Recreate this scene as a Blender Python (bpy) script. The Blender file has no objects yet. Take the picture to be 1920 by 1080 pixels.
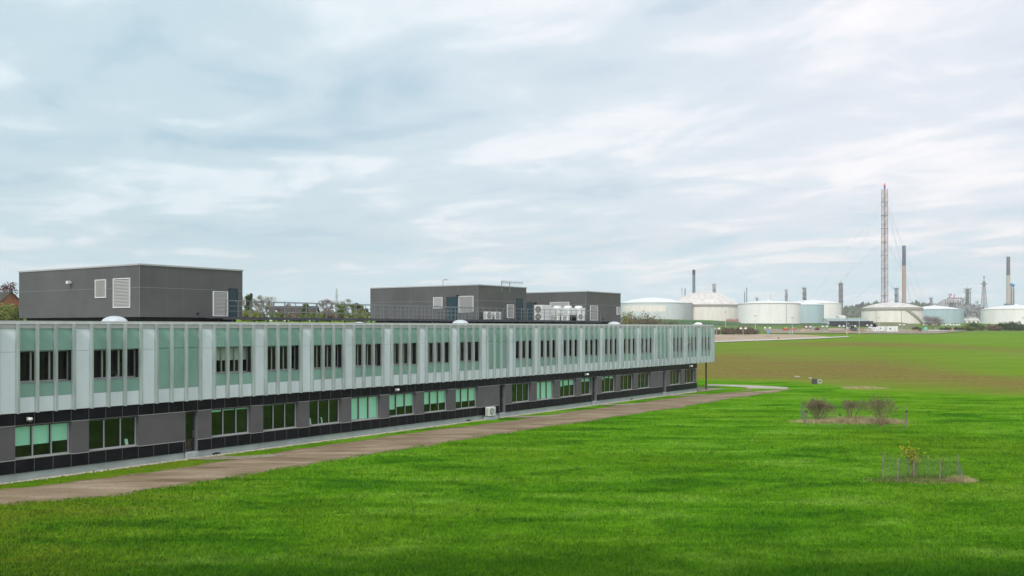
import bpy, math, random
import numpy as np
from mathutils import Vector, Matrix
R = math.radians
scene = bpy.context.scene
rng = np.random.default_rng(7)
random.seed(7)

# ------------------------------------------------------------------ camera
CAMZ, FOC, HX, HY = 7.95, 1790.0, 960.0, 614.0       # metres, pixels of a 1920 wide photo
cam_d = bpy.data.cameras.new("camera")
cam = bpy.data.objects.new("camera", cam_d)
scene.collection.objects.link(cam)
cam.location = (0, 0, CAMZ)
cam.rotation_euler = (R(90), 0, 0)
cam_d.sensor_width = 36.0
cam_d.lens = FOC / 1920 * 36.0
cam_d.shift_y = 74.0 / 1920
cam_d.clip_start = 0.5
cam_d.clip_end = 20000
scene.camera = cam
scene.render.resolution_x, scene.render.resolution_y = 1024, 576

# ------------------------------------------------------------------ sky, sun, exposure
SUN_AZ, SUN_EL = R(200), R(42)       # azimuth clockwise from +Y, behind the camera to its left
world = bpy.data.worlds.new("World")
scene.world = world
world.use_nodes = True
wt = world.node_tree; wn = wt.nodes; wl = wt.links
for n in list(wn): wn.remove(n)
def N(t, kind, **kw):
    n = t.nodes.new(kind)
    for k, v in kw.items():
        if k.startswith('i_'): n.inputs[k[2:].replace('_', ' ')].default_value = v
        else: setattr(n, k, v)
    return n
def mathn(t, op, a, b=None, c=None, clamp=False):
    n = t.nodes.new('ShaderNodeMath'); n.operation = op; n.use_clamp = clamp
    for i, v in enumerate((a, b, c)):
        if v is None: continue
        if isinstance(v, (int, float)): n.inputs[i].default_value = v
        else: t.links.new(v, n.inputs[i])
    return n.outputs[0]
def ramp(t, fac, stops, interp='LINEAR'):
    n = t.nodes.new('ShaderNodeValToRGB'); cr = n.color_ramp; cr.interpolation = interp
    while len(cr.elements) > 1: cr.elements.remove(cr.elements[-1])
    for i, (p, c) in enumerate(stops):
        if not isinstance(c, (tuple, list)): c = (c, c, c)
        e = cr.elements[0] if i == 0 else cr.elements.new(p)
        e.position = p; e.color = tuple(c[:3]) + (1,)
    if fac is not None: t.links.new(fac, n.inputs[0])
    return n.outputs[0]
def mixc(t, fac, a, b, mode='MIX'):
    n = t.nodes.new('ShaderNodeMix'); n.data_type = 'RGBA'; n.blend_type = mode; n.clamp_factor = True
    for s, v in ((0, fac), (6, a), (7, b)):
        if isinstance(v, (int, float)): n.inputs[s].default_value = v
        elif isinstance(v, (tuple, list)): n.inputs[s].default_value = tuple(v[:3]) + (1,)
        else: t.links.new(v, n.inputs[s])
    return n.outputs[2]

sky = N(wt, 'ShaderNodeTexSky', sky_type='NISHITA', sun_disc=False, sun_elevation=SUN_EL, sun_rotation=SUN_AZ,
        air_density=1.0, dust_density=2.0, ozone_density=1.2)
tc = N(wt, 'ShaderNodeTexCoord')
sep = N(wt, 'ShaderNodeSeparateXYZ'); wl.new(tc.outputs['Generated'], sep.inputs[0])
zc = mathn(wt, 'ADD', mathn(wt, 'MAXIMUM', sep.outputs[2], 0.0), 0.07)
px_ = mathn(wt, 'DIVIDE', sep.outputs[0], zc); py_ = mathn(wt, 'DIVIDE', sep.outputs[1], zc)
# cloud rows run towards a point low on the left: rotate so that u is along them
a_ = R(40)
u_ = mathn(wt, 'ADD', mathn(wt, 'MULTIPLY', px_, -math.sin(a_)), mathn(wt, 'MULTIPLY', py_, math.cos(a_)))
v_ = mathn(wt, 'ADD', mathn(wt, 'MULTIPLY', px_, math.cos(a_)), mathn(wt, 'MULTIPLY', py_, math.sin(a_)))
comb = N(wt, 'ShaderNodeCombineXYZ')
wl.new(mathn(wt, 'MULTIPLY', u_, 0.74), comb.inputs[0]); wl.new(v_, comb.inputs[1])
def wnoise(scale, detail, rough, off, dist=0.0):
    m = N(wt, 'ShaderNodeMapping'); m.inputs['Location'].default_value = off
    wl.new(comb.outputs[0], m.inputs[0])
    n = N(wt, 'ShaderNodeTexNoise', i_Scale=scale, i_Detail=detail, i_Roughness=rough, i_Distortion=dist)
    wl.new(m.outputs[0], n.inputs['Vector'])
    return n.outputs[0]
n_big = wnoise(0.75, 3.0, 0.5, (3.1, 1.7, 0))
n_mid = wnoise(1.9, 6.0, 0.55, (0.3, 5.2, 0), 0.5)
n_fine = wnoise(5.0, 5.0, 0.6, (7.3, 2.2, 3.0), 0.3)
cl = mathn(wt, 'ADD', mathn(wt, 'MULTIPLY', n_big, 0.42), mathn(wt, 'ADD', mathn(wt, 'MULTIPLY', n_mid, 0.46), mathn(wt, 'MULTIPLY', n_fine, 0.12)))
# brighter, warmer cloud towards the right, bluer and darker to the left
side = mathn(wt, 'MULTIPLY_ADD', sep.outputs[0], 1.5, 0.50, clamp=True)
shade_l = ramp(wt, cl, [(0.37, (0.38, 0.54, 0.63)), (0.49, (0.51, 0.645, 0.705)), (0.59, (0.70, 0.79, 0.83))], 'EASE')
shade_r = ramp(wt, cl, [(0.37, (0.54, 0.62, 0.71)), (0.48, (0.69, 0.73, 0.79)), (0.61, (0.91, 0.88, 0.895))], 'EASE')
cloud = mixc(wt, side, shade_l, shade_r)
# clear pale band just above the horizon
hor = ramp(wt, sep.outputs[2], [(0.0, (0.60, 0.775, 0.84)), (0.10, (0.52, 0.71, 0.80))])
hfac = ramp(wt, mathn(wt, 'ADD', sep.outputs[2], mathn(wt, 'MULTIPLY', mathn(wt, 'SUBTRACT', n_mid, 0.5), 0.22)), [(0.0, 0.85), (0.05, 0.50), (0.10, 0.0)], 'EASE')
cloud = mixc(wt, hfac, cloud, hor)
bgs = N(wt, 'ShaderNodeBackground', i_Strength=0.07); wl.new(sky.outputs[0], bgs.inputs[0])
bgc = N(wt, 'ShaderNodeBackground', i_Strength=0.77); wl.new(cloud, bgc.inputs[0])
mx = N(wt, 'ShaderNodeMixShader'); mx.inputs[0].default_value = 0.90
wl.new(bgs.outputs[0], mx.inputs[1]); wl.new(bgc.outputs[0], mx.inputs[2])
wo = N(wt, 'ShaderNodeOutputWorld'); wl.new(mx.outputs[0], wo.inputs[0])

sun_d = bpy.data.lights.new("sun", 'SUN')
sun_d.energy = 1.5; sun_d.angle = R(14); sun_d.color = (1.0, 0.95, 0.88)
sun_o = bpy.data.objects.new("sun", sun_d); scene.collection.objects.link(sun_o)
sdir = Vector((math.sin(SUN_AZ) * math.cos(SUN_EL), math.cos(SUN_AZ) * math.cos(SUN_EL), math.sin(SUN_EL)))
sun_o.rotation_euler = sdir.to_track_quat('Z', 'Y').to_euler()
sun_o.location = sdir * 100
scene.view_settings.view_transform = 'Standard'
scene.view_settings.look = 'None'
scene.view_settings.exposure = 0.70
scene.view_settings.gamma = 1.0

# ------------------------------------------------------------------ mesh helpers
class MB:
    """collects polygons; build() links them as one mesh object"""
    def __init__(s): s.v = []; s.f = []
    def poly(s, pts):
        b = len(s.v); s.v += [tuple(p) for p in pts]; s.f.append(tuple(range(b, b + len(pts)))); return s
    def box(s, x0, y0, z0, x1, y1, z1):
        b = len(s.v)
        s.v += [(x0,y0,z0),(x1,y0,z0),(x1,y1,z0),(x0,y1,z0),(x0,y0,z1),(x1,y0,z1),(x1,y1,z1),(x0,y1,z1)]
        s.f += [tuple(b+i for i in q) for q in ((0,3,2,1),(4,5,6,7),(0,1,5,4),(1,2,6,5),(2,3,7,6),(3,0,4,7))]
        return s
    def bbox(s, x0, y0, z0, x1, y1, z1, c=0.02):
        """box with chamfered vertical and top edges"""
        ring = [(x0+c,y0),(x1-c,y0),(x1,y0+c),(x1,y1-c),(x1-c,y1),(x0+c,y1),(x0,y1-c),(x0,y0+c)]
        top = [(x0+2*c,y0+c),(x1-2*c,y0+c),(x1-c,y0+2*c),(x1-c,y1-2*c),(x1-2*c,y1-c),(x0+2*c,y1-c),(x0+c,y1-2*c),(x0+c,y0+2*c)]
        b = len(s.v)
        s.v += [(x,y,z0) for x,y in ring] + [(x,y,z1-c) for x,y in ring] + [(x,y,z1) for x,y in top]
        for i in range(8):
            j = (i+1) % 8
            s.f += [(b+i,b+j,b+8+j,b+8+i),(b+8+i,b+8+j,b+16+j,b+16+i)]
        s.f += [tuple(b+7-i for i in range(8)), tuple(b+16+i for i in range(8))]
        return s
    def tube(s, p0, p1, r0, r1=None, n=6, caps=True):
        r1 = r0 if r1 is None else r1
        p0 = Vector(p0); p1 = Vector(p1); d = p1 - p0
        if d.length < 1e-6: return s
        d.normalize(); a = d.orthogonal().normalized(); c = d.cross(a)
        b = len(s.v)
        for p, r in ((p0, r0), (p1, r1)):
            for i in range(n):
                t = 2*math.pi*i/n
                s.v.append(tuple(p + (a*math.cos(t) + c*math.sin(t))*r))
        for i in range(n):
            j = (i+1) % n; s.f.append((b+i,b+j,b+n+j,b+n+i))
        if caps: s.f += [tuple(b+n-1-i for i in range(n)), tuple(b+n+i for i in range(n))]
        return s
    def lathe(s, prof, n=32, c=(0,0), a0=0.0, a1=2*math.pi):
        """profile of (radius, z) turned about a vertical axis"""
        full = abs(a1 - a0 - 2*math.pi) < 1e-6; m = n if full else n+1
        b = len(s.v)
        for r, z in prof:
            for i in range(m):
                t = a0 + (a1-a0)*i/n
                s.v.append((c[0]+r*math.cos(t), c[1]+r*math.sin(t), z))
        for k in range(len(prof)-1):
            for i in range(n):
                j = (i+1) % m
                s.f.append((b+k*m+i, b+k*m+j, b+(k+1)*m+j, b+(k+1)*m+i))
        return s
    def bar(s, p0, p1, w):
        return s.tube(p0, p1, w*0.7071, n=4)
    def build(s, name, mat, parent=None, smooth=False, loc=None):
        me = bpy.data.meshes.new(name); me.from_pydata(s.v, [], s.f)
        return link(name, me, mat, parent, smooth, loc)
def link(name, me, mat, parent=None, smooth=False, loc=None):
    me.materials.append(mat)
    if smooth:
        me.polygons.foreach_set('use_smooth', [True]*len(me.polygons))
    me.update()
    o = bpy.data.objects.new(name, me); scene.collection.objects.link(o)
    if parent is not None: o.parent = parent
    if loc is not None: o.location = loc
    return o
def np_mesh(name, verts, k, mat, parent=None):
    """verts (n*k,3): n separate polygons of k corners"""
    nv = len(verts); nf = nv//k
    me = bpy.data.meshes.new(name)
    me.vertices.add(nv); me.vertices.foreach_set('co', verts.astype(np.float32).ravel())
    me.loops.add(nv); me.loops.foreach_set('vertex_index', np.arange(nv, dtype=np.int32))
    me.polygons.add(nf); me.polygons.foreach_set('loop_start', np.arange(0, nv, k, dtype=np.int32))
    me.polygons.foreach_set('loop_total', np.full(nf, k, dtype=np.int32))
    me.update(calc_edges=True)
    return link(name, me, mat, parent)
def tag(o, label=None, cat=None, group=None, kind=None):
    if label: o['label'] = label
    if cat: o['category'] = cat
    if group: o['group'] = group
    if kind: o['kind'] = kind
    return o
def thing(name, label, cat, loc=(0,0,0), rz=0.0, group=None):
    o = bpy.data.objects.new(name, None); scene.collection.objects.link(o)
    o.location = loc; o.rotation_euler = (0, 0, rz); o.empty_display_size = 0.3
    return tag(o, label, cat, group)
def kids(o): return [c for c in scene.collection.objects if c.parent == o]
def copy_tree(o, parent=None):
    c = o.copy(); scene.collection.objects.link(c); c.parent = parent
    for ch in list(o.children): copy_tree(ch, c)
    return c
def dup(o, loc, rz=None, label=None, scale=None):
    c = copy_tree(o); c.location = loc
    if rz is not None: c.rotation_euler = (0, 0, rz)
    if label: c['label'] = label
    if scale is not None: c.scale = (scale,)*3 if isinstance(scale, (int, float)) else scale
    return c

# ------------------------------------------------------------------ materials
def mat(name, col, rough=0.6, metal=0.0, var=0.0, vscale=2.0, bump=0.0, bscale=20.0, spec=0.5, col2=None,
        stretch=(1,1,1), coord='Object', detail=4.0, emit=None):
    m = bpy.data.materials.new(name); m.use_nodes = True; t = m.node_tree
    b = t.nodes['Principled BSDF']
    b.inputs['Roughness'].default_value = rough; b.inputs['Metallic'].default_value = metal
    b.inputs['Specular IOR Level'].default_value = spec
    b.inputs['Base Color'].default_value = tuple(col) + (1,)
    if var > 0 or col2 is not None or bump > 0:
        tcn = N(t, 'ShaderNodeTexCoord'); mp = N(t, 'ShaderNodeMapping'); mp.inputs['Scale'].default_value = stretch
        t.links.new(N(t, 'ShaderNodeNewGeometry').outputs['Position'] if coord == 'World' else tcn.outputs[coord], mp.inputs[0])
    if var > 0 or col2 is not None:
        nz = N(t, 'ShaderNodeTexNoise', i_Scale=vscale, i_Detail=detail, i_Roughness=0.6)
        t.links.new(mp.outputs[0], nz.inputs['Vector'])
        c2 = col2 if col2 is not None else tuple(c*(1+var) for c in col)
        c1 = col if col2 is not None else tuple(c*(1-var) for c in col)
        t.links.new(ramp(t, nz.outputs[0], [(0.35, c1), (0.65, c2)]), b.inputs['Base Color'])
    if bump > 0:
        nb = N(t, 'ShaderNodeTexNoise', i_Scale=bscale, i_Detail=5.0); t.links.new(mp.outputs[0], nb.inputs['Vector'])
        bp = N(t, 'ShaderNodeBump', i_Strength=bump, i_Distance=0.05); t.links.new(nb.outputs[0], bp.inputs['Height'])
        t.links.new(bp.outputs[0], b.inputs['Normal'])
    if emit:
        b.inputs['Emission Color'].default_value = tuple(emit[0]) + (1,); b.inputs['Emission Strength'].default_value = emit[1]
    return m
def leaf_mat(name, c1, c2, vscale=0.6):
    m = mat(name, c1, 0.75, var=0.0, col2=c2, vscale=vscale, spec=0.25, detail=6.0)
    return m
def glass_mat(name, tint, spec_tint=(1,1,1), mixf=0.45):
    m = bpy.data.materials.new(name); m.use_nodes = True; t = m.node_tree
    for n in list(t.nodes): t.nodes.remove(n)
    tr = N(t, 'ShaderNodeBsdfTransparent'); tr.inputs[0].default_value = tuple(tint)+(1,)
    gl = N(t, 'ShaderNodeBsdfGlossy'); gl.inputs[0].default_value = tuple(spec_tint)+(1,); gl.inputs['Roughness'].default_value = 0.04
    fr = N(t, 'ShaderNodeFresnel', i_IOR=mixf)
    gg = N(t, 'ShaderNodeNewGeometry')
    ff = mathn(t, 'MULTIPLY', fr.outputs[0], mathn(t, 'SUBTRACT', 1.0, gg.outputs['Backfacing']))
    mx_ = N(t, 'ShaderNodeMixShader'); t.links.new(ff, mx_.inputs[0])
    t.links.new(tr.outputs[0], mx_.inputs[1]); t.links.new(gl.outputs[0], mx_.inputs[2])
    o = N(t, 'ShaderNodeOutputMaterial'); t.links.new(mx_.outputs[0], o.inputs[0])
    return m

M = {}
M['white_panel'] = mat('white panel', (0.80,0.86,0.92), 0.35, var=0.07, vscale=0.8, stretch=(1,1,0.25), coord='World', detail=6)
M['green_panel'] = mat('green glass panel', (0.27,0.46,0.40), 0.25, var=0.13, vscale=0.5, stretch=(1,1,0.35), coord='World', detail=6)
M['fin'] = mat('aluminium fin', (0.41,0.475,0.475), 0.4, metal=0.3, var=0.15, vscale=1.5, stretch=(1,1,0.3), coord='World')
M['coping'] = mat('coping metal', (0.80,0.79,0.82), 0.4, var=0.06)
M['black_tile'] = mat('black tile', (0.009,0.009,0.013), 0.4, spec=0.12, var=0.45, vscale=0.9, coord='World')
M['joint'] = mat('tile joint', (0.22,0.21,0.235), 0.7)
M['grey_panel'] = mat('grey panel', (0.105,0.097,0.108), 0.6, var=0.10, vscale=0.7, coord='World', detail=6)
M['reveal'] = mat('reveal', (0.15,0.155,0.165), 0.6)
M['plinth'] = mat('plinth', (0.36,0.40,0.41), 0.85, var=0.12, vscale=1.2, bump=0.2)
M['frame'] = mat('window frame', (0.38,0.39,0.41), 0.45)
M['dark_frame'] = mat('dark frame', (0.02,0.025,0.028), 0.4)
M['sill'] = mat('sill', (0.36,0.36,0.34), 0.5)
M['glass_up'] = glass_mat('upper glass', (0.90,0.88,0.86), mixf=1.40)
M['glass_low'] = glass_mat('lower glass', (0.86,0.97,0.92), mixf=1.9)
M['blind'] = mat('roller blind', (0.70,0.95,0.86), 0.8)
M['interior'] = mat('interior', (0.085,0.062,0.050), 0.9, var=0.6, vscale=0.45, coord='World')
M['roof'] = mat('roof membrane', (0.22,0.22,0.21), 0.9, var=0.15)
M['plant_clad'] = mat('plant room cladding', (0.104,0.101,0.100), 0.5, var=0.12, vscale=0.5, coord='World', detail=7)
M['trim'] = mat('pale trim', (0.42,0.42,0.42), 0.5)
M['louvre'] = mat('louvre', (0.46,0.45,0.43), 0.5, metal=0.1)
M['teal_door'] = mat('teal door', (0.018,0.050,0.062), 0.45)
M['galv'] = mat('galvanised steel', (0.24,0.26,0.27), 0.5, metal=0.4)
M['galv_dark'] = mat('dark steel', (0.06,0.065,0.075), 0.6)
M['dome'] = mat('rooflight dome', (0.58,0.62,0.66), 0.18, var=0.1, vscale=1.5)
M['ac_white'] = mat('painted casing', (0.74,0.75,0.73), 0.45, var=0.04)
M['black'] = mat('black plastic', (0.012,0.012,0.014), 0.5)
M['white'] = mat('white paint', (0.80,0.80,0.79), 0.5)
M['gravel'] = mat('gravel', (0.20,0.165,0.13), 0.95, col2=(0.29,0.25,0.205), vscale=1.2, bump=0.6, bscale=18)
M['stones'] = mat('stones', (0.42,0.38,0.32), 0.9, var=0.3, vscale=8)
M['wood'] = mat('weathered post', (0.24,0.19,0.15), 0.9, var=0.25, vscale=4)
M['wire'] = mat('wire', (0.15,0.17,0.14), 0.6)
M['bark'] = mat('bark', (0.11,0.09,0.065), 0.9, var=0.3, vscale=3)
M['twig'] = mat('twig', (0.25,0.175,0.105), 0.9, var=0.3, vscale=2)
M['dark'] = mat('dark void', (0.012,0.012,0.014), 0.8)
# ------------------------------------------------------------------ the lie of the land
TH = math.atan(1252/1790.0)
DX, DY = math.sin(TH), math.cos(TH)           # along the long building
NX, NY = -DY, DX                              # away from the camera behind it
P0 = ((12-HX)/FOC*47.98, 47.98)
RZ = math.pi/2 - TH
def bpt(s, e): return (P0[0]+s*DX+e*NX, P0[1]+s*DY+e*NY)
TY = [-400, 130, 140, 170, 210, 260, 320, 400, 480, 560, 650, 750, 850, 1000, 1500, 2500, 4000, 12000]
G0 = 0.13
TZ = [G0, G0, 0.16, 0.38, 0.8, 1.5, 2.5, 3.9, 5.4, 6.9, 8.5, 10.2, 11.6, 13.5, 20, 36, 50, 60]
def smooth(t): t = np.clip(t, 0, 1); return t*t*(3-2*t)
def terrain(x, y):
    x = np.asarray(x, float); y = np.asarray(y, float)
    z = np.interp(y, TY, TZ)
    # a rise on the right of the far field, and shallow swells
    z = z + 0.9*np.exp(-((x-235)/70)**2 - ((y-420)/60)**2)
    f = smooth((y-150)/80)
    z = z + f*0.35*np.sin(x*0.021+1.0)*np.sin(y*0.017+0.5)
    dx, dy = x-P0[0], y-P0[1]
    s = dx*DX+dy*DY; e = dx*NX+dy*NY
    z = z + 8.6*smooth((e-28)/45)*(1-smooth((s-125)/90))*smooth((y-40)/60)
    return z
def gz(x, y): return float(terrain(x, y))
def gpt(px, py, y0=25.0, y1=3000.0):
    """where the line of sight through a pixel of the photo meets the ground"""
    y = y0
    while y < y1:
        z = CAMZ + (HY-py)/FOC*y
        if z <= gz((px-HX)/FOC*y, y): break
        y *= 1.002
    x = (px-HX)/FOC*y
    return x, y, gz(x, y)
def at(px, py, Y): return ((px-HX)/FOC*Y, Y, CAMZ+(HY-py)/FOC*Y)
def zat(py, Y): return CAMZ+(HY-py)/FOC*Y

def grid_axis(segs):
    out = []
    for a, b, st in segs: out += list(np.arange(a, b-1e-6, st))
    out.append(segs[-1][1]); return np.array(out)
gx = grid_axis([(-4000,-1500,500),(-1500,-400,110),(-400,-120,14),(-120,20,4),(20,240,2.0),(240,420,5),(420,900,20),(900,2000,110),(2000,4000,500)])
gy = grid_axis([(-300,0,50),(0,90,3),(90,330,1.5),(330,600,3.5),(600,1000,16),(1000,2900,95)])
XX, YY = np.meshgrid(gx, gy)
ZZ = terrain(XX, YY)
nxg, nyg = len(gx), len(gy)
idx = np.arange(nxg*nyg).reshape(nyg, nxg)
quads = np.stack([idx[:-1,:-1], idx[:-1,1:], idx[1:,1:], idx[1:,:-1]], -1).reshape(-1, 4)
me = bpy.data.meshes.new('ground')
me.vertices.add(nxg*nyg); me.vertices.foreach_set('co', np.stack([XX, YY, ZZ], -1).astype(np.float32).ravel())
me.loops.add(quads.size); me.loops.foreach_set('vertex_index', quads.astype(np.int32).ravel())
me.polygons.add(len(quads)); me.polygons.foreach_set('loop_start', np.arange(0, quads.size, 4, dtype=np.int32))
me.polygons.foreach_set('loop_total', np.full(len(quads), 4, dtype=np.int32)); me.update(calc_edges=True)
# bare soil and mown lawn: where each lies in the field (survey of the place read off the photo)
Ysafe = np.maximum(YY, 20)
ppx = HX + FOC*XX/Ysafe; ppy = HY + (CAMZ-ZZ)/Ysafe*FOC
lawn_y = np.interp(ppx, [1300,1400,1480,1560,1600,1920,2300], [712,715,716,722,732,744,752])
def band(xs, ys, up, dn, amp):
    c = np.interp(ppx, xs, ys); d = ppy-c
    return np.interp(ppx, *amp)*np.exp(-np.where(d < 0, (d/np.interp(ppx, xs, up)), (d/np.interp(ppx, xs, dn)))**2)
soil = band([1335,1500,1650,1800,1920],[692,696,700,710,720],[21,21,21,16,14],[24,26,22,20,20],([1200,1920],[1.0,1.0]))
soil += band([1335,1600,1750,1920],[646,645,648,657],[3.5,4.5,4.5,4],[4,5,6,5],([1400,1520,1600,1920],[0.1,0.8,0.95,0.5]))
soil += band([1300,1345,1920],[668,670,672],[2,2,2],[2,2,2],([1300,1400,1430],[0.5,0.4,0.0]))
soil += band([1335,1920],[672,676],[26,22],[26,24],([1200,1650,1800,1920],[0.45,0.40,0.15,0.1]))
soil = np.clip(soil, 0, 1)
lawn = 1/(1+np.exp(-(ppy-lawn_y)/0.9)); lawn = np.where(YY < 60, 1.0, lawn)
soil = soil*(1-lawn)
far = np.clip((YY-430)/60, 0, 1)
ca = me.color_attributes.new('land', 'FLOAT_COLOR', 'POINT')
ca.data.foreach_set('color', np.stack([soil, lawn, far, np.ones_like(soil)], -1).astype(np.float32).ravel())

gm = bpy.data.materials.new('grassland'); gm.use_nodes = True; t = gm.node_tree; b = t.nodes['Principled BSDF']
b.inputs['Roughness'].default_value = 0.9; b.inputs['Specular IOR Level'].default_value = 0.0
geo = N(t, 'ShaderNodeNewGeometry'); at_n = N(t, 'ShaderNodeAttribute', attribute_name='land')
sp = N(t, 'ShaderNodeSeparateColor'); t.links.new(at_n.outputs['Color'], sp.inputs[0])
def gnoise(scale, detail=4, stretch=(1,1,1), rot=0.0, dist=0.0, tree=None):
    tt = tree or t
    g = geo if tt is t else N(tt, 'ShaderNodeNewGeometry')
    mp = N(tt, 'ShaderNodeMapping'); mp.inputs['Scale'].default_value = stretch; mp.inputs['Rotation'].default_value = (0,0,rot)
    tt.links.new(g.outputs['Position'], mp.inputs[0])
    n = N(tt, 'ShaderNodeTexNoise', i_Scale=scale, i_Detail=float(detail), i_Roughness=0.6, i_Distortion=dist)
    tt.links.new(mp.outputs[0], n.inputs['Vector']); return n.outputs[0]
def lawn_colour(tt):
    big = gnoise(0.05, 4, (1,1,1), 0, 0.3, tt); med = gnoise(0.36, 6, (0.38,1,1), -RZ+0.25, 0.5, tt); fine = gnoise(3.2, 5, (1,1,1), 0, 0, tt)
    c = ramp(tt, med, [(0.34, (0.036,0.145,0.004)), (0.45, (0.078,0.235,0.006)), (0.55, (0.118,0.300,0.010)), (0.66, (0.170,0.350,0.032))])
    c = mixc(tt, mathn(tt, 'MULTIPLY', ramp(tt, big, [(0.45, 0.0), (0.65, 1.0)]), 0.5), c, (0.135,0.245,0.008))
    drk = gnoise(0.55, 5, (1,1.3,1), 0.9, 0.8, tt)
    c = mixc(tt, mathn(tt, 'MULTIPLY', ramp(tt, drk, [(0.56, 0.0), (0.70, 1.0)]), 0.6), c, (0.020,0.085,0.003))
    gq = N(tt, 'ShaderNodeNewGeometry'); ps = N(tt, 'ShaderNodeSeparateXYZ'); tt.links.new(gq.outputs['Position'], ps.inputs[0])
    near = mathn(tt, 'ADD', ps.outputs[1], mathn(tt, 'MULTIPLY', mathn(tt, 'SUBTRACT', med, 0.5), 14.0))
    c = mixc(tt, ramp(tt, mathn(tt, 'MULTIPLY', near, 0.01), [(0.29, 0.72), (0.375, 0.0)], 'EASE'), c, (0.022,0.095,0.002))  # vignette darkening painted into the lawn colour nearest the camera
    wst = mathn(tt, 'ADD', ps.outputs[0], mathn(tt, 'MULTIPLY', mathn(tt, 'SUBTRACT', big, 0.5), 18.0))
    c = mixc(tt, mathn(tt, 'MULTIPLY', ramp(tt, mathn(tt, 'MULTIPLY_ADD', wst, 0.01, 0.5), [(0.30, 1.0), (0.40, 0.0)], 'EASE'), ramp(tt, med, [(0.40, 0.15), (0.60, 0.8)])), c, (0.150,0.200,0.012))
    c = mixc(tt, mathn(tt, 'MULTIPLY', ramp(tt, fine, [(0.40, 1.0), (0.55, 0.0)]), 0.35), c, (0.035,0.110,0.004))
    return c
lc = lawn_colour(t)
streak = gnoise(0.55, 7, (0.10,1,1), 0.16)
mott = gnoise(0.06, 5, (0.5,1,1), 0.1)
fine2 = gnoise(1.6, 5)
fld = ramp(t, streak, [(0.3, (0.105,0.235,0.012)), (0.5, (0.150,0.285,0.016)), (0.72, (0.205,0.305,0.025))])
rows = gnoise(0.9, 6, (0.05,1,1), 0.05)
fld = mixc(t, mathn(t, 'MULTIPLY', ramp(t, rows, [(0.48, 0.0), (0.58, 1.0)]), 0.5), fld, (0.085,0.150,0.012))
fld = mixc(t, mathn(t, 'MULTIPLY', ramp(t, mott, [(0.48, 0.0), (0.68, 1.0)]), 0.5), fld, (0.205,0.260,0.060))
soilc = ramp(t, fine2, [(0.35, (0.145,0.105,0.030)), (0.65, (0.260,0.190,0.070))])
sm = mathn(t, 'MULTIPLY', sp.outputs[0], mathn(t, 'MULTIPLY_ADD', rows, 3.2, -0.62, clamp=True), clamp=True)
fld = mixc(t, mathn(t, 'MULTIPLY', sm, 0.95), fld, soilc)
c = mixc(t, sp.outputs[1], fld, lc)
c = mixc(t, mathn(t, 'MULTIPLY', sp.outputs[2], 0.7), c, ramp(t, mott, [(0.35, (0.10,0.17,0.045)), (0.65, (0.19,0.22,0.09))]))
t.links.new(c, b.inputs['Base Color'])
bp = N(t, 'ShaderNodeBump', i_Strength=0.5, i_Distance=0.25); t.links.new(gnoise(1.3, 6), bp.inputs['Height']); t.links.new(bp.outputs[0], b.inputs['Normal'])
ground = link('ground', me, gm, smooth=True); tag(ground, kind='structure')

# ------------------------------------------------------------------ track round the building
def flat_xy(px, py): Y = FOC*(CAMZ-G0)/(py-HY); return ((px-HX)/FOC*Y, Y)
def catmull(pts, k=6):
    P = [np.array(p, float) for p in pts]; out = []
    for i in range(len(P)-1):
        p0 = P[max(i-1,0)]; p1 = P[i]; p2 = P[i+1]; p3 = P[min(i+2, len(P)-1)]
        for j in range(k):
            u = j/k
            out.append(0.5*((2*p1)+(-p0+p2)*u+(2*p0-5*p1+4*p2-p3)*u*u+(-p0+3*p1-3*p2+p3)*u**3))
    out.append(P[-1]); return out
front = [flat_xy(*q) for q in [(-420,1004),(-160,963),(0,945),(100,937),(200,929),(320,910.5),(437,892.5),(553,873.5),(640,859),(790,835.5),(890,819),(960,808.5),(1110,786.7),(1193,774),(1280,761.7),(1346,750),(1413,740),(1458,733.5),(1474,729.5)]]
backe = [flat_xy(*q) for q in [(-420,962),(-160,935),(0,920),(92,911),(150,903.5),(250,891),(320,882),(403,868.5),(470,858),(570,842.5),(640,832.5),(757,815.5),(840,804.5),(960,790),(1010,782),(1110,768),(1193,757),(1260,747.5),(1325,741),(1385,734.5),(1408,731),(1403,728.2)]]
nk = 5
F_ = catmull(front, nk); B_ = catmull(backe, nk)
pm = MB()
SUB = 5
for i in range(len(F_)):
    wob = 0.10*math.sin(i*0.7)+0.08*math.sin(i*1.9+1)
    for j in range(SUB+1):
        u = j/SUB; p = F_[i]*(1-u)+B_[i]*u
        if j == 0: p = p + np.array([0, -wob*0.8])
        if j == SUB: p = p + np.array([0, wob*0.6])
        pm.v.append((p[0], p[1], G0 + 0.012 + 0.02*math.sin(u*math.pi)))
for i in range(len(F_)-1):
    for j in range(SUB):
        a = i*(SUB+1)+j; pm.f.append((a, a+SUB+1, a+SUB+2, a+1)[::-1])
gvm = bpy.data.materials.new('gravel track'); gvm.use_nodes = True; tt = gvm.node_tree; bb = tt.nodes['Principled BSDF']
bb.inputs['Roughness'].default_value = 0.95; bb.inputs['Specular IOR Level'].default_value = 0.2
w1 = gnoise(0.8, 7, (0.30,1,1), -RZ, 0.2, tt); w2 = gnoise(9.0, 4, tree=tt)
cc = ramp(tt, w1, [(0.32, (0.155,0.108,0.060)), (0.50, (0.265,0.198,0.125)), (0.70, (0.40,0.32,0.23))])
cc = mixc(tt, mathn(tt, 'MULTIPLY', ramp(tt, w2, [(0.40, 1.0), (0.55, 0.0)]), 0.4), cc, (0.17,0.135,0.095))
tt.links.new(cc, bb.inputs['Base Color'])
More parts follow.
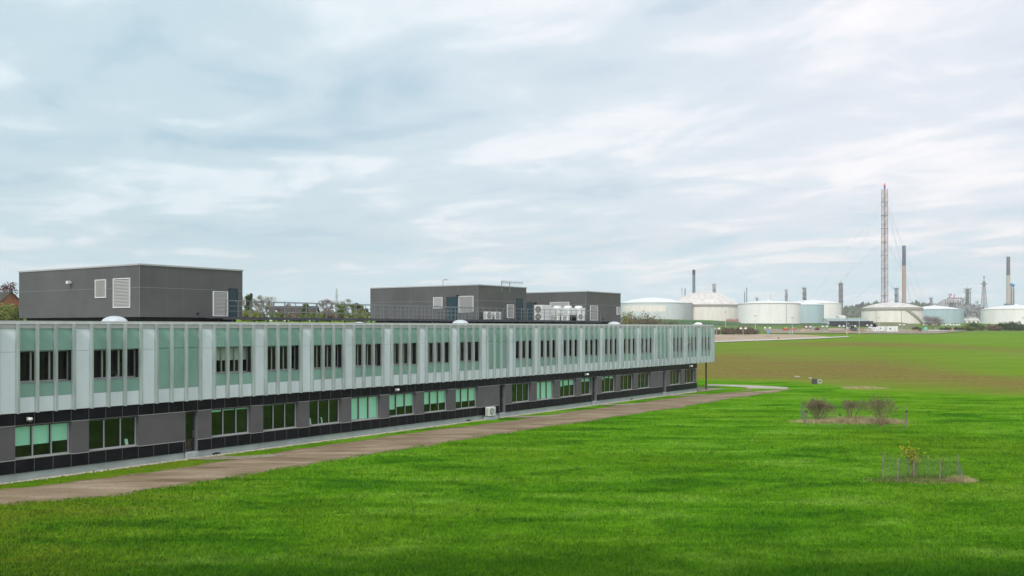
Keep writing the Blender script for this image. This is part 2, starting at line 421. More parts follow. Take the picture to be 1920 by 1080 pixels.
b2 = N(tt, 'ShaderNodeBump', i_Strength=0.5, i_Distance=0.03); tt.links.new(w2, b2.inputs['Height']); tt.links.new(b2.outputs[0], bb.inputs['Normal'])
track = pm.build('gravel_track', gvm, smooth=True); tag(track, kind='structure')
# end loop of the track, back to the paved corner
loop_f = [flat_xy(*q) for q in [(1474,729.5),(1478,727.5),(1466,725.6),(1413,722.6),(1330,720.6)]]
loop_b = [flat_xy(*q) for q in [(1403,728.2),(1400,727),(1390,725.8),(1357,724.2),(1320,723.8)]]
lm = MB(); LF = catmull(loop_f, 6); LB = catmull(loop_b, 6)
for p, q in zip(LF, LB): lm.v += [(p[0],p[1],G0+0.018),(q[0],q[1],G0+0.018)]
for i in range(len(LF)-1): a = 2*i; lm.f.append((a, a+1, a+3, a+2))
pave_m = mat('pale paving', (0.42,0.38,0.31), 0.9, var=0.12, vscale=0.7, bump=0.2)
tag(lm.build('track_loop', pave_m), kind='structure')
# brown worn verge beside the track
dirt_m = mat('worn verge', (0.15,0.115,0.05), 0.95, col2=(0.24,0.19,0.10), vscale=1.5, bump=0.4)
vm = MB()
for E, sgn, wd in ((B_, 1, 0.40), (F_, -1, 0.5)):
    base = len(vm.v)
    for i, p in enumerate(E):
        ww = wd*(0.6+0.5*math.sin(i*1.3)+0.35*math.sin(i*2.9+2))
        nrm = np.array([NX, NY])*sgn
        a = p - nrm*0.25; c = p + nrm*(0.12+max(0.05, ww))
        vm.v += [(a[0],a[1],G0+0.008),(c[0],c[1],G0+0.006)]
    for i in range(len(E)-1):
        a = base+2*i; vm.f.append((a, a+1, a+3, a+2) if sgn < 0 else (a, a+2, a+3, a+1))
tag(vm.build('track_verge', dirt_m), kind='structure')
# paving under the overhanging end and the little paths to the doors
pv = MB()
q = [bpt(84.2,-0.6), bpt(90.5,-0.9), bpt(91.5,3), bpt(92,14), bpt(84.2,14)]
pv.poly([(x,y,G0+0.024) for x,y in q])
for s0, wd in ((11.0,1.2),(43.1,1.1),(59.0,1.0),(75.0,1.0)):
    q = [bpt(s0-wd*0.5,0.02), bpt(s0-wd*0.5+0.6,-1.3), bpt(s0+1.2,-2.6), bpt(s0+3.4,-3.6), bpt(s0+4.6,-3.0), bpt(s0+2.2,-1.6), bpt(s0+wd*0.8,0.02)]
    pv.poly([(x,y,G0+0.030) for x,y in q])
tag(pv.build('doorstep_paving', mat('worn paving', (0.27,0.235,0.17), 0.95, var=0.25, vscale=2.0, bump=0.3)), kind='structure')
# pale stone strip against the plinth
r2 = np.random.default_rng(3); n = 5200
s_ = r2.uniform(-10, 83.5, n); e_ = -0.02-np.abs(r2.normal(0, 0.16, n)); sz = r2.uniform(0.025, 0.075, n)
cx = P0[0]+s_*DX+e_*NX; cy = P0[1]+s_*DY+e_*NY
vv = []
base = np.array([[1,0,0],[0,1,0],[-1,0,0],[0,-1,0],[0,0,0.9]])
tri = [(0,1,4),(1,2,4),(2,3,4),(3,0,4)]
rot = r2.uniform(0, 6.28, n)
P = np.empty((n, 5, 3))
P[:,:,0] = cx[:,None] + sz[:,None]*(base[None,:,0]*np.cos(rot)[:,None]-base[None,:,1]*np.sin(rot)[:,None])
P[:,:,1] = cy[:,None] + sz[:,None]*(base[None,:,0]*np.sin(rot)[:,None]+base[None,:,1]*np.cos(rot)[:,None])
P[:,:,2] = G0+0.006 + sz[:,None]*base[None,:,2]*1.2
V = np.concatenate([P[:, q, :] for q in tri], 1).reshape(-1, 3)
tag(np_mesh('stone_edging', V, 3, M['stones']), 'loose pale stones strewn along the foot of the office plinth', 'stones', kind='stuff')

# ------------------------------------------------------------------ grass
FA = np.array([(p[0],p[1]) for p in F_]); BA = np.array([(p[0],p[1]) for p in B_])
def on_track(x, y):
    # distance coordinates: compare along the facade
    s = (x-P0[0])*DX+(y-P0[1])*DY; e = (x-P0[0])*NX+(y-P0[1])*NY
    fs = (FA[:,0]-P0[0])*DX+(FA[:,1]-P0[1])*DY; fe = (FA[:,0]-P0[0])*NX+(FA[:,1]-P0[1])*NY
    bs = (BA[:,0]-P0[0])*DX+(BA[:,1]-P0[1])*DY; be = (BA[:,0]-P0[0])*NX+(BA[:,1]-P0[1])*NY
    a = np.interp(s, fs, fe); c = np.interp(s, bs, be)
    w_ = 0.16*np.sin(x*2.3+y)+0.12*np.sin(x*5.1-y*3.3)+0.10*np.sin(x*11+y*9)
    return ((e > a-0.18-w_) & (e < c+0.10+w_*0.5)) | ((e > -0.25) & (s < 90))
def make_grass(name, n, y0, y1, h0, h1, w0, m, power, seed, label):
    g = np.random.default_rng(seed)
    u = g.uniform(0, 1, n)
    y = (y0**(1-power) + u*(y1**(1-power)-y0**(1-power)))**(1/(1-power))
    x = g.uniform(-0.60, 0.60, n)*y
    # clumps
    cl_ = (np.sin(x*1.7+2*np.sin(y*0.9))*np.sin(y*1.3+1.5*np.sin(x*0.8))+0.6*np.sin(x*4.1+y*2.2)*np.sin(y*3.7-x*1.1))
    cl_ = (cl_+1.6)/3.2
    pX = HX+FOC*x/y; pY = HY+CAMZ/y*FOC
    keep = ~on_track(x, y) & (pY > np.interp(pX, [1300,1400,1480,1560,1600,1920,2300], [712,715,716,722,732,744,752])+4) & (g.uniform(0,1,n) < np.clip((115-y)/55, 0.05, 1))
    s = (x-P0[0])*DX+(y-P0[1])*DY; e = (x-P0[0])*NX+(y-P0[1])*NY
    x, y, cl_, e = x[keep], y[keep], cl_[keep], e[keep]; n = len(x)
    strip = e > -4.5
    h = g.uniform(h0, h1, n)*(0.45+0.9*cl_); h[strip] *= 0.45
    w = w0*g.uniform(0.6, 1.3, n)*(y/y0)**0.9
    a = g.uniform(0, 2*np.pi, n); lean = g.uniform(0.2, 0.9, n)*h; la = g.uniform(0, 2*np.pi, n)
    z = terrain(x, y)
    V = np.empty((n, 3, 3))
    V[:,0,0] = x-np.cos(a)*w; V[:,0,1] = y-np.sin(a)*w; V[:,0,2] = z-0.01
    V[:,1,0] = x+np.cos(a)*w; V[:,1,1] = y+np.sin(a)*w; V[:,1,2] = z-0.01
    V[:,2,0] = x+np.cos(la)*lean; V[:,2,1] = y+np.sin(la)*lean; V[:,2,2] = z+h
    o = np_mesh(name, V.reshape(-1, 3), 3, m); tag(o, label, 'grass', kind='stuff'); return o
grm = bpy.data.materials.new('grass blades'); grm.use_nodes = True; t3 = grm.node_tree; b3 = t3.nodes['Principled BSDF']
b3.inputs['Roughness'].default_value = 0.7; b3.inputs['Specular IOR Level'].default_value = 0.05
isl = N(t3, 'ShaderNodeNewGeometry'); rnd = ramp(t3, isl.outputs['Random Per Island'], [(0.0, (0.62,0.68,0.6)), (0.5, (0.98,0.98,0.9)), (1.0, (1.45,1.28,1.5))])
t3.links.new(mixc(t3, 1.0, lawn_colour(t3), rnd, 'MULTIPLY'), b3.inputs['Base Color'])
nrm3 = N(t3, 'ShaderNodeVectorMath', operation='ADD'); g3 = N(t3, 'ShaderNodeNewGeometry')
t3.links.new(g3.outputs['Normal'], nrm3.inputs[0]); nrm3.inputs[1].default_value = (0, 0, 1.9)
nn3 = N(t3, 'ShaderNodeVectorMath', operation='NORMALIZE'); t3.links.new(nrm3.outputs[0], nn3.inputs[0])
t3.links.new(nn3.outputs[0], b3.inputs['Normal'])
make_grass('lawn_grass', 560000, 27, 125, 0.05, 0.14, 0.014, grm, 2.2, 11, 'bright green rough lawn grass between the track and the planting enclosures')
# ------------------------------------------------------------------ the long office building (local x along it, y into it)
BL = (P0[0], P0[1], 0)
off = thing('office_building', 'long two storey office building, green and white upper floor over black tiles', 'building', BL, RZ)
Z_COP0, Z_COP1 = 8.14, 8.29
S0, S1 = -8.5, 88.55          # ends of the upper storey
K0, K1 = -2, 21
BLANK = (-1, 2, 10, 18)
WIDE = (2, 10, 18)
LOWEND = 84.1
# structure: slabs, roof, back and ends
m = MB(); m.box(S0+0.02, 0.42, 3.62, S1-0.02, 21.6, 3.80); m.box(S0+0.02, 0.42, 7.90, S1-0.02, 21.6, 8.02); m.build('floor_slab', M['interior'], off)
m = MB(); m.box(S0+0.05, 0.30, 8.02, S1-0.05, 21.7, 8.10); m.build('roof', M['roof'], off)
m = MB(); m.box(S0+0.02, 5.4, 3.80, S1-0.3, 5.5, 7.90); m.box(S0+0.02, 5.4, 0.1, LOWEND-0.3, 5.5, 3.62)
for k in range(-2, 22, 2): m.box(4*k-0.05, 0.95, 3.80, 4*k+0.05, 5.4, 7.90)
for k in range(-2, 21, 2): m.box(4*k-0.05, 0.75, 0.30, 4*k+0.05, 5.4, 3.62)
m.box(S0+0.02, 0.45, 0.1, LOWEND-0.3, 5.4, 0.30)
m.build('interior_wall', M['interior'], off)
m = MB(); m.box(S0+0.2, 21.55, 0.0, LOWEND-0.1, 21.75, 3.6); m.box(S0, 21.6, 3.6, S1, 21.9, Z_COP0); m.build('rear_wall', M['grey_panel'], off)
for a in (S1-0.25, S0): m = MB(); m.box(a, 0.05, 3.58, a+0.25, 21.6, Z_COP0); m.build('end_wall', M['white_panel'], off)
for a in (LOWEND-0.25, S0+0.2): m = MB(); m.box(a, 0.3, 0.0, a+0.25, 21.55, 3.57); m.build('ground_floor_end_wall', M['black_tile'], off)
m = MB(); m.box(S0+0.2, 0.03, 3.585, S1-0.25, 21.5, 3.615); m.build('soffit', M['galv_dark'], off)
m = MB(); m.box(S0-0.03, -0.07, Z_COP0, S1+0.03, 0.32, Z_COP1-0.02); m.box(S0-0.06, -0.10, Z_COP1-0.02, S1+0.06, 0.36, Z_COP1)
m.box(S1-0.30, 0.36, Z_COP0, S1+0.05, 21.9, Z_COP1); m.box(S0-0.05, 0.36, Z_COP0, S0+0.30, 21.9, Z_COP1); m.box(S0-0.05, 21.6, Z_COP0, S1+0.05, 21.95, Z_COP1-0.001)
m.build('coping', M['coping'], off)
# thin pale flashing under the coping
m = MB(); m.box(S0, -0.04, 7.90, S1, 0.04, 8.135); m.build('top_flashing', M['trim'], off)
# upper white piers, panels
wp = MB(); wp.box(-0.46, 0, 3.60, 0.46, 0.42, 6.70); wp.box(-0.46, 0, 6.712, 0.46, 0.42, 7.895)
wproto = wp.build('white_panel', M['white_panel'], off, loc=(0,0,0))
for k in range(K0, K1+2):
    if k: c = wproto.copy(); scene.collection.objects.link(c); c.parent = off; c.location = (4*k, 0, 0)
sk = MB()
for i in range(3): sk.box(0.55+i, 0.0, 3.60, 1.45+i, 0.42, 4.385)
skp = sk.build('white_skirt_panel', M['white_panel'], off)
gt = MB()
for i in range(3): gt.box(0.55+i, 0.01, 6.76, 1.45+i, 0.34, 7.895)
gtp = gt.build('green_panel', M['green_panel'], off)
gl_ = MB()
for i in range(3): gl_.box(0.55+i, 0.01, 4.395, 1.45+i, 0.34, 5.10)
glp = gl_.build('green_panel', M['green_panel'], off)
gf = MB()
for i in range(3): gf.box(0.55+i, 0.01, 4.395, 1.45+i, 0.34, 6.735)
gfp = gf.build('green_panel', M['green_panel'], off)
def put(proto, k, first):
    if k == first: proto.location = (4*k, 0, 0); return proto
    c = proto.copy(); scene.collection.objects.link(c); c.parent = off; c.location = (4*k, 0, 0); return c
winks = [k for k in range(K0, K1+1) if k not in BLANK]
for k in range(K0, K1+1):
    put(skp, k, K0); put(gtp, k, K0)
for k in winks: put(glp, k, winks[0])
for k in BLANK: put(gfp, k, BLANK[0])
# backing between the green panels of each bay, a pale joint strip
fb = MB()
fn = MB(); fn.box(-0.045, -0.24, 3.585, 0.045, 0.06, 8.13); fn.box(-0.06, -0.262, 3.575, 0.05, -0.241, 8.13)
fproto = fn.build('fin', M['fin'], off, loc=(0.5, 0, 0)); 
first = True
for k in range(K0, K1+1):
    for i in range(4):
        x = 4*k+0.5+i
        if x < -4 and i in (1,2): pass
        if x == 0.5: continue
        c = fproto.copy(); scene.collection.objects.link(c); c.parent = off; c.location = (x, 0, 0)
c = fproto.copy(); scene.collection.objects.link(c); c.parent = off; c.location = (S1-0.05, 0, 0)
# upper windows: frame with mullions, reveal, sill, pane, blind
def upper_window(k, blind):
    x = 4*k
    f = MB(); z0, z1 = 5.13, 6.75; e0, e1 = 0.42, 0.48
    f.box(0.50, e0, z0, 3.50, e1, z0+0.07); f.box(0.50, e0, z1-0.07, 3.50, e1, z1)
    f.box(0.50, e0, z0+0.07, 0.57, e1, z1-0.07); f.box(3.43, e0, z0+0.07, 3.50, e1, z1-0.07)
    for mx_ in (1.42, 2.42): f.box(mx_, e0, z0+0.07, mx_+0.09, e1, z1-0.07)
    return f
pw = upper_window(0, 0).build('window', M['frame'], off)
for a in (0.46, 3.50): jm = MB(); jm.box(a, 0.012, 5.10, a+0.04, 0.48, 6.76); jm.build('reveal', M['dark_frame'], pw)
jm = MB(); jm.box(0.50, -0.03, 5.10, 3.50, 0.48, 5.128); jm.build('sill', M['sill'], pw)
jm = MB(); jm.box(0.52, 0.445, 5.15, 3.48, 0.455, 6.73); jm.build('pane', M['glass_up'], pw)
up_blinds = {3: (0.52, 0.52, 0.52), 20: (0.35, 0.45, 0.0)}
for k in winks:
    w = pw if k == winks[0] else copy_tree(pw, off)
    w.parent = off; w.location = (4*k, 0, 0)
for w in [o for o in off.children if o.name.startswith('window')]:
    k = round(w.location[0]/4)
    if k in up_blinds:
        bm = MB()
        for i, fr_ in enumerate(up_blinds[k]):
            if fr_ > 0.01: bm.box(0.56+i, 0.50, 6.74-1.6*fr_, 1.44+i, 0.51, 6.74)
        bm.build('blind', M['blind'], w)
# --- ground floor, set back 0.14
G = 0.14
m = MB(); m.box(S0+0.3, G+0.05, 0.0, LOWEND-0.05, 0.5, 0.515); m.build('plinth', M['plinth'], off)
# joints show as thin paler lines between separate tiles, laid 4 mm proud of a backing
def tiles(m, x0, x1, z0, z1, e, w=1.0, phase=0.5):
    x = x0
    while x < x1-0.02:
        nx = min(x1, math.floor((x-phase)/w+1e-6)*w+w+phase)
        m.box(x+0.012, e, z0+0.01, nx-0.012, e+0.03, z1-0.01); x = nx
m = MB(); m.box(S0+0.3, G-0.006, 2.94, LOWEND-0.02, G+0.24, 3.58); m.build('band_backing', M['joint'], off)
m = MB(); tiles(m, S0+0.3, LOWEND-0.02, 2.96, 3.58, G-0.012); m.build('upper_tile_band', M['black_tile'], off)
segs = []      # base band between the doors
doors = {2: (10.62, 11.46), 10: (42.62, 43.44), 14: (58.60, 59.45), 18: (74.62, 75.44)}
xs = [S0+0.3] + [v for k in sorted(doors) for v in doors[k]] + [LOWEND-0.02]
for i in range(0, len(xs), 2):
    m = MB(); m.box(xs[i], G-0.006, 0.52, xs[i+1], G+0.24, 1.22)
    bk = m.build('base_band', M['joint'], off)
    m = MB(); tiles(m, xs[i], xs[i+1], 0.522, 1.20, G-0.012); m.build('tiles', M['black_tile'], bk)
# grey piers between the windows
def pier(x0, x1):
    m = MB(); m.box(x0, G-0.03, 1.225, x1, 0.50, 2.935)
    p = m.build('grey_panel', M['grey_panel'], off)
    t_ = MB(); t_.box(x0-0.005, G-0.05, 1.19, x1+0.005, G-0.031, 1.222); t_.box(x0-0.005, G-0.05, 2.937, x1+0.005, G-0.031, 2.965); t_.build('edge_trim', M['trim'], p)
# window bays downstairs
low = {}
for k in range(K0, 21):
    if k in WIDE: continue
    low[k] = (4*k+0.5, 4*k+3.5)
low[14] = (56.5, 58.5)
for k in range(K0, 21):
    if k in WIDE: pier(4*k-0.5, doors[k][0]-0.02); pier(doors[k][1]+0.02, 4*k+4-0.5) if False else None
prev_end = None
edges = sorted(low.values())
gaps = []
cur = S0+0.3
for a, b_ in edges:
    if a > cur+0.01: gaps.append((cur, a))
    cur = b_
gaps.append((cur, LOWEND-0.25))
for a, b_ in gaps:
    # skip wide bays, they are already panelled up to the door
    cutd = [doors[k] for k in doors if a < doors[k][0] < b_]
    if any(4*k-0.6 < a < 4*k for k in WIDE):
        d = cutd[0]; pier(d[1]+0.02, b_)
    elif cutd:
        d = cutd[0]; pier(d[1]+0.02, b_)
    else: pier(a, b_)
blinds_low = {0: (0.62,0.62,0.58), 1: (0.03,0.03,0.03), 3: (0.10,0.07,0.07), 4: (0.03,0.03,0.03), 5: (0.02,0.02,0.02), 6: (0.97,0.97,0.97), 7: (0.70,0.60,0.60),
              8: (0.62,0.62,0.62), 9: (0.66,0.66,0.66), 11: (0.03,0.03,0.03), 12: (0.97,0.97,0.97), 13: (0.38,0.34,0.34), 14: (0.22,0.22), 15: (0.18,0.12,0.16), 16: (0.05,0.05,0.05), 17:(0.04,0.04,0.04)}
def lower_window(a, b_, npane):
    z0, z1 = 1.25, 2.92; e0, e1 = G+0.20, G+0.27
    f = MB()
    f.box(a, e0, z0, b_, e1, z0+0.06); f.box(a, e0, z1-0.06, b_, e1, z1); f.box(a, e0, z0+0.06, a+0.06, e1, z1-0.06); f.box(b_-0.06, e0, z0+0.06, b_, e1, z1-0.06)
    wd = (b_-a)/npane
    for i in range(1, npane): f.box(a+wd*i-0.03, e0, z0+0.06, a+wd*i+0.05, e1, z1-0.06)
    return f
for k in sorted(low):
    a, b_ = low[k]; npn = 3 if b_-a > 2.5 else 2
    w = lower_window(a, b_, npn).build('window', M['frame'], off)
    j = MB(); wd = (b_-a)/npn
    for i in range(1, npn): j.box(a+wd*i-0.07, G+0.19, 1.31, a+wd*i-0.03, G+0.27, 2.86)
    j.box(a, G+0.19, 2.861, b_, G+0.198, 2.93)
    j.build('gasket', M['dark_frame'], w)
    j = MB(); j.box(a, G-0.05, 1.222, b_, G+0.27, 1.248); j.build('sill', M['sill'], w)
    j = MB(); j.box(a+0.03, G+0.23, 1.28, b_-0.03, G+0.24, 2.89); j.build('pane', M['glass_low'], w)
    if k in blinds_low:
        j = MB()
        for i, fr_ in enumerate(blinds_low[k]): j.box(a+wd*i+0.05, G+0.29, 2.89-1.62*fr_, a+wd*(i+1)-0.05, G+0.30, 2.89)
        j.build('blind', M['blind'], w)
# doors: glazed leaf with a dark stile, deep reveal
for k, (a, b_) in doors.items():
    d = MB(); e0 = G+0.26
    d.box(a, e0, 0.50, a+0.05, e0+0.06, 2.90); d.box(b_-0.16, e0, 0.50, b_, e0+0.06, 2.90); d.box(a+0.05, e0, 0.50, b_-0.16, e0+0.06, 0.64); d.box(a+0.05, e0, 2.80, b_-0.16, e0+0.06, 2.90)
    dd = d.build('door', M['dark_frame'], off)
    d = MB(); d.box(a+0.05, e0+0.02, 0.64, b_-0.16, e0+0.03, 2.80); d.build('pane', M['glass_low'], dd)
    d = MB(); d.box(b_-0.12, e0-0.06, 1.35, b_-0.09, e0-0.02, 1.75); d.box(b_-0.12, e0-0.02, 1.38, b_-0.09, e0, 1.41); d.box(b_-0.12, e0-0.02, 1.69, b_-0.09, e0, 1.72); d.build('handle', M['galv'], dd)
    d = MB(); d.box(b_-0.001, G-0.03, 0.0, b_+0.018, e0+0.06, 2.935); d.box(a-0.018, G-0.03, 0.0, a+0.001, e0+0.06, 2.935); d.build('door_frame', M['reveal'], dd)
    d = MB(); d.box(a, -0.05, 0.0, b_, e0+0.06, 0.495); d.build('door_step', M['plinth'], dd)
    d = MB(); d.box(a-0.02, 0.5, 0.3, b_+0.02, 0.52, 2.9)
# column under the overhang
m = MB(); m.tube((87.3, 0.35, 0.0), (87.3, 0.35, 3.585), 0.10, n=12); m.tube((87.3, 0.35, 0.0), (87.3, 0.35, 0.05), 0.2, n=12); m.build('column', mat('rust brown steel', (0.055,0.035,0.03), 0.6), off)
m = MB(); m.tube((87.3, 12.0, 0.0), (87.3, 12.0, 3.585), 0.10, n=12); m.tube((87.3, 12.0, 0.0), (87.3, 12.0, 0.05), 0.2, n=12); m.build('column', bpy.data.materials['rust brown steel'], off)
# rooflight domes
def dome_mesh(r, h):
    m = MB(); prof = [(r*1.08, 0.0), (r*1.08, 0.07), (r*0.97, 0.09)]
    for i in range(1, 9):
        t_ = i/8*math.pi/2; prof.append((r*0.95*math.cos(t_), 0.09+h*math.sin(t_)))
    m.lathe(prof, 24); return m
dm = dome_mesh(0.74, 0.36).build('rooflight', M['dome'], off, smooth=True, loc=(6.75, 1.25, 8.16))
dk = MB(); dk.lathe([(0.62,-0.1),(0.70,-0.1),(0.70,0.0),(0.62,0.0)], 20); dk.build('kerb', M['roof'], dm)
for s_x, e_y, zz, sc in ((27.2, 2.0, 8.02, 0.8), (38.6, 1.3, 8.15, 1.0), (65.6, 1.5, 8.14, 1.0)):
    c = copy_tree(dm, off); c.location = (s_x, e_y, zz); c.scale = (sc,)*3

# things fixed to the building
def at_b(s, e, z): x, y = bpt(s, e); return (x, y, z)
def security_camera(s, e, z, label, sc=1.0):
    t_ = thing('security_camera', label, 'security camera', at_b(s, e, z), RZ, 'dome cameras on the black tile band')
    m = MB(); m.box(-0.05*sc, -0.03*sc, -0.05*sc, 0.05*sc, 0.0, 0.1*sc); m.tube((0,-0.02*sc,0.06*sc),(0,-0.18*sc,0.06*sc),0.025*sc); m.build('bracket', M['white'], t_)
    m = MB(); pr = [(0.001,-0.10*sc),(0.06*sc,-0.085*sc),(0.085*sc,-0.04*sc),(0.09*sc,0.01*sc)]; m.lathe(pr, 14, (0,-0.18*sc)); m.build('lens_dome', M['black'] if False else mat('camera dome', (0.12,0.12,0.13), 0.15), t_, smooth=True)
    m = MB(); m.lathe([(0.098*sc,0.0),(0.10*sc,0.05*sc),(0.08*sc,0.09*sc),(0.0001,0.10*sc)], 14, (0,-0.18*sc)); m.build('housing', M['white'], t_, smooth=True)
security_camera(1.15, G-0.012, 3.22, 'white dome camera on black tiles above the nearest blinded window, leftmost of the dome cameras', 1.3)
security_camera(29.2, G-0.012, 3.22, 'white dome camera on the black tile band above half drawn green blinds', 1.3)
security_camera(57.2, G-0.012, 3.25, 'white dome camera on the black tile band just left of the third side door', 1.5)
security_camera(81.9, G-0.012, 3.25, 'white dome camera at the far end of the black tile band, nearest the overhang', 1.5)
# vent flaps at the foot of the plinth
def plinth_drain(s, label):
    t_ = MB(); t_.box(-0.22,-0.10,0.0,0.22,0.0,0.10); t_.box(-0.25,-0.14,0.10,0.25,0.0,0.13); t_.box(-0.1,-0.13,0.13,0.1,-0.02,0.16)
    o = t_.build('drain_cover', M['black'], None, loc=at_b(s, G+0.03, G0)); o.rotation_euler = (0,0,RZ); tag(o, label, 'drain', 'drains at the foot of the plinth')
plinth_drain(12.85, 'small black drain box on the grass by the first side door')
plinth_drain(38.2, 'small black drain box at the plinth left of the white condenser')
plinth_drain(67.0, 'small black drain box at the plinth right of the third side door')
# air conditioning units
def ac_unit(label, loc, rz, w, d, h, fans=1, side=False, group=None, name='air_conditioner'):
    t_ = thing(name, label, 'air conditioner', loc, rz, group)
    m = MB(); m.bbox(-w/2, -d/2, 0.08, w/2, d/2, h, 0.025); m.build('casing', M['ac_white'], t_)
    m = MB(); m.box(-w/2+0.08,-d/2+0.03,0,-w/2+0.16,d/2-0.03,0.08); m.box(w/2-0.16,-d/2+0.03,0,w/2-0.08,d/2-0.03,0.08); m.build('foot', M['galv_dark'], t_)
    fr_ = min(0.36*h/fans, 0.30*w) if fans == 1 else min(0.42*h/fans, 0.44*w)
    for i in range(fans):
        zc_ = (h+0.08)/2 if fans == 1 else h*(0.26+0.46*i)
        xc = -0.12*w if fans == 1 else 0
        g = MB()
        for q in range(20):
            a = q/20*2*math.pi; a2 = (q+1)/20*2*math.pi
            g.poly([(xc+fr_*math.cos(a), -d/2-0.006, zc_+fr_*math.sin(a)), (xc+fr_*math.cos(a2), -d/2-0.006, zc_+fr_*math.sin(a2)), (xc, -d/2-0.006, zc_)])
        fo = g.build('fan_opening', M['dark'], t_)
        b2_ = MB()
        for q in range(5):
            a = q/5*2*math.pi
            b2_.poly([(xc+0.12*fr_*math.cos(a), -d/2-0.012, zc_+0.12*fr_*math.sin(a)), (xc+0.85*fr_*math.cos(a-0.25), -d/2-0.018, zc_+0.85*fr_*math.sin(a-0.25)), (xc+0.85*fr_*math.cos(a+0.35), -d/2-0.010, zc_+0.85*fr_*math.sin(a+0.35))])
        b2_.build('fan_blade', M['galv'], fo)
        gr = MB()
        for rr in (0.35, 0.7, 1.0):
            for q in range(20):
                a = q/20*2*math.pi; a2 = (q+1)/20*2*math.pi
                gr.tube((xc+rr*fr_*math.cos(a), -d/2-0.03, zc_+rr*fr_*math.sin(a)), (xc+rr*fr_*math.cos(a2), -d/2-0.03, zc_+rr*fr_*math.sin(a2)), 0.007, n=4, caps=False)
        for q in range(8):
            a = q/8*math.pi; gr.tube((xc-fr_*math.cos(a), -d/2-0.03, zc_-fr_*math.sin(a)), (xc+fr_*math.cos(a), -d/2-0.03, zc_+fr_*math.sin(a)), 0.006, n=4, caps=False)
        gr.build('fan_guard', M['ac_white'], fo)
    m = MB()
    for i in range(6): m.box(w/2-0.22*w, -d/2-0.004, 0.2*h+i*0.1*h, w/2-0.06*w, -d/2-0.001, 0.2*h+i*0.1*h+0.03*h)
    m.build('vent_slot', M['galv_dark'], t_)
    m = MB()
    for i in range(8): m.box(-w/2-0.004, -d/2+0.05, 0.15*h+i*0.095*h, -w/2-0.001, d/2-0.05, 0.15*h+i*0.095*h+0.045*h)
    m.build('side_grille', M['galv'], t_)
    return t_
ac_unit('white condenser on a slab against the black base tiles below the wide grey panel', at_b(40.7, -0.32, 0.38), RZ, 0.98, 0.40, 0.82)
m = MB(); m.box(-0.6,-0.3,0,0.6,0.3,0.38); o = m.build('concrete_plinth', M['plinth'], None, loc=at_b(40.75, -0.32, 0.0)); o.rotation_euler = (0,0,RZ); tag(o, 'low concrete slab carrying the white condenser beside the facade', 'concrete slab')

# desk clutter seen through the glass
def paper(s, e, z, w, h, label, name='paper', cat='paper', lean=0.1, group=None, mt=None):
    m = MB(); m.poly([(-w/2,0,0),(w/2,0,0),(w/2,lean,h),(-w/2,lean,h)]); m.poly([(-w/2,0.01,0),(-w/2,lean+0.01,h),(w/2,lean+0.01,h),(w/2,0.01,0)])
    o = m.build(name, mt or M['white'], None, loc=at_b(s, e, z)); o.rotation_euler = (0,0,RZ); tag(o, label, cat, group)
paper(7.0, G+0.32, 1.32, 0.20, 0.32, 'white sheet propped behind the glass of the second lower window')
paper(20.9, G+0.32, 1.32, 0.20, 0.42, 'white sheet leaning in the left pane of the sixth lower window', group='sheets in the sixth lower window')
paper(22.0, G+0.32, 1.32, 0.10, 0.40, 'narrow white sheet leaning in the middle pane of the sixth lower window', group='sheets in the sixth lower window')
def monitor(s, e, z, label):
    t_ = thing('computer_monitor', label, 'monitor', at_b(s, e, z), RZ, 'monitors by the windows')
    m = MB(); m.bbox(-0.27, -0.02, 0.14, 0.27, 0.02, 0.48, 0.008); m.build('screen', M['black'], t_)
    m = MB(); m.box(-0.03,-0.02,0.0,0.03,0.02,0.15); m.box(-0.12,-0.09,0.0,0.12,0.09,0.015); m.build('stand', M['ac_white'], t_)
monitor(6.6, 0.85, 5.13, 'dark monitor behind the right pane of the second upper window')
monitor(15.1, 0.85, 5.13, 'monitor on a pale stand behind the half lowered upper blinds')
for s_, z_, wh in ((1.3,1.29,'first'),(13.3,1.29,'fourth'),(17.0,1.29,'fifth')):
    m = MB(); m.bbox(-0.9,-0.35,0.0,0.9,0.35,0.04,0.01)
    o = m.build('desk', M['galv'], None, loc=at_b(s_+0.8, 0.95, 1.10)); o.rotation_euler=(0,0,RZ); o.name='desk_top'
    tag(o, f'grey desk top inside the {wh} lower window', 'desk')
    for q in (-0.85, 0.85):
        l = MB(); l.box(q-0.03,-0.3,-0.80,q+0.03,0.3,0.0); l.build('leg', M['galv'], o)
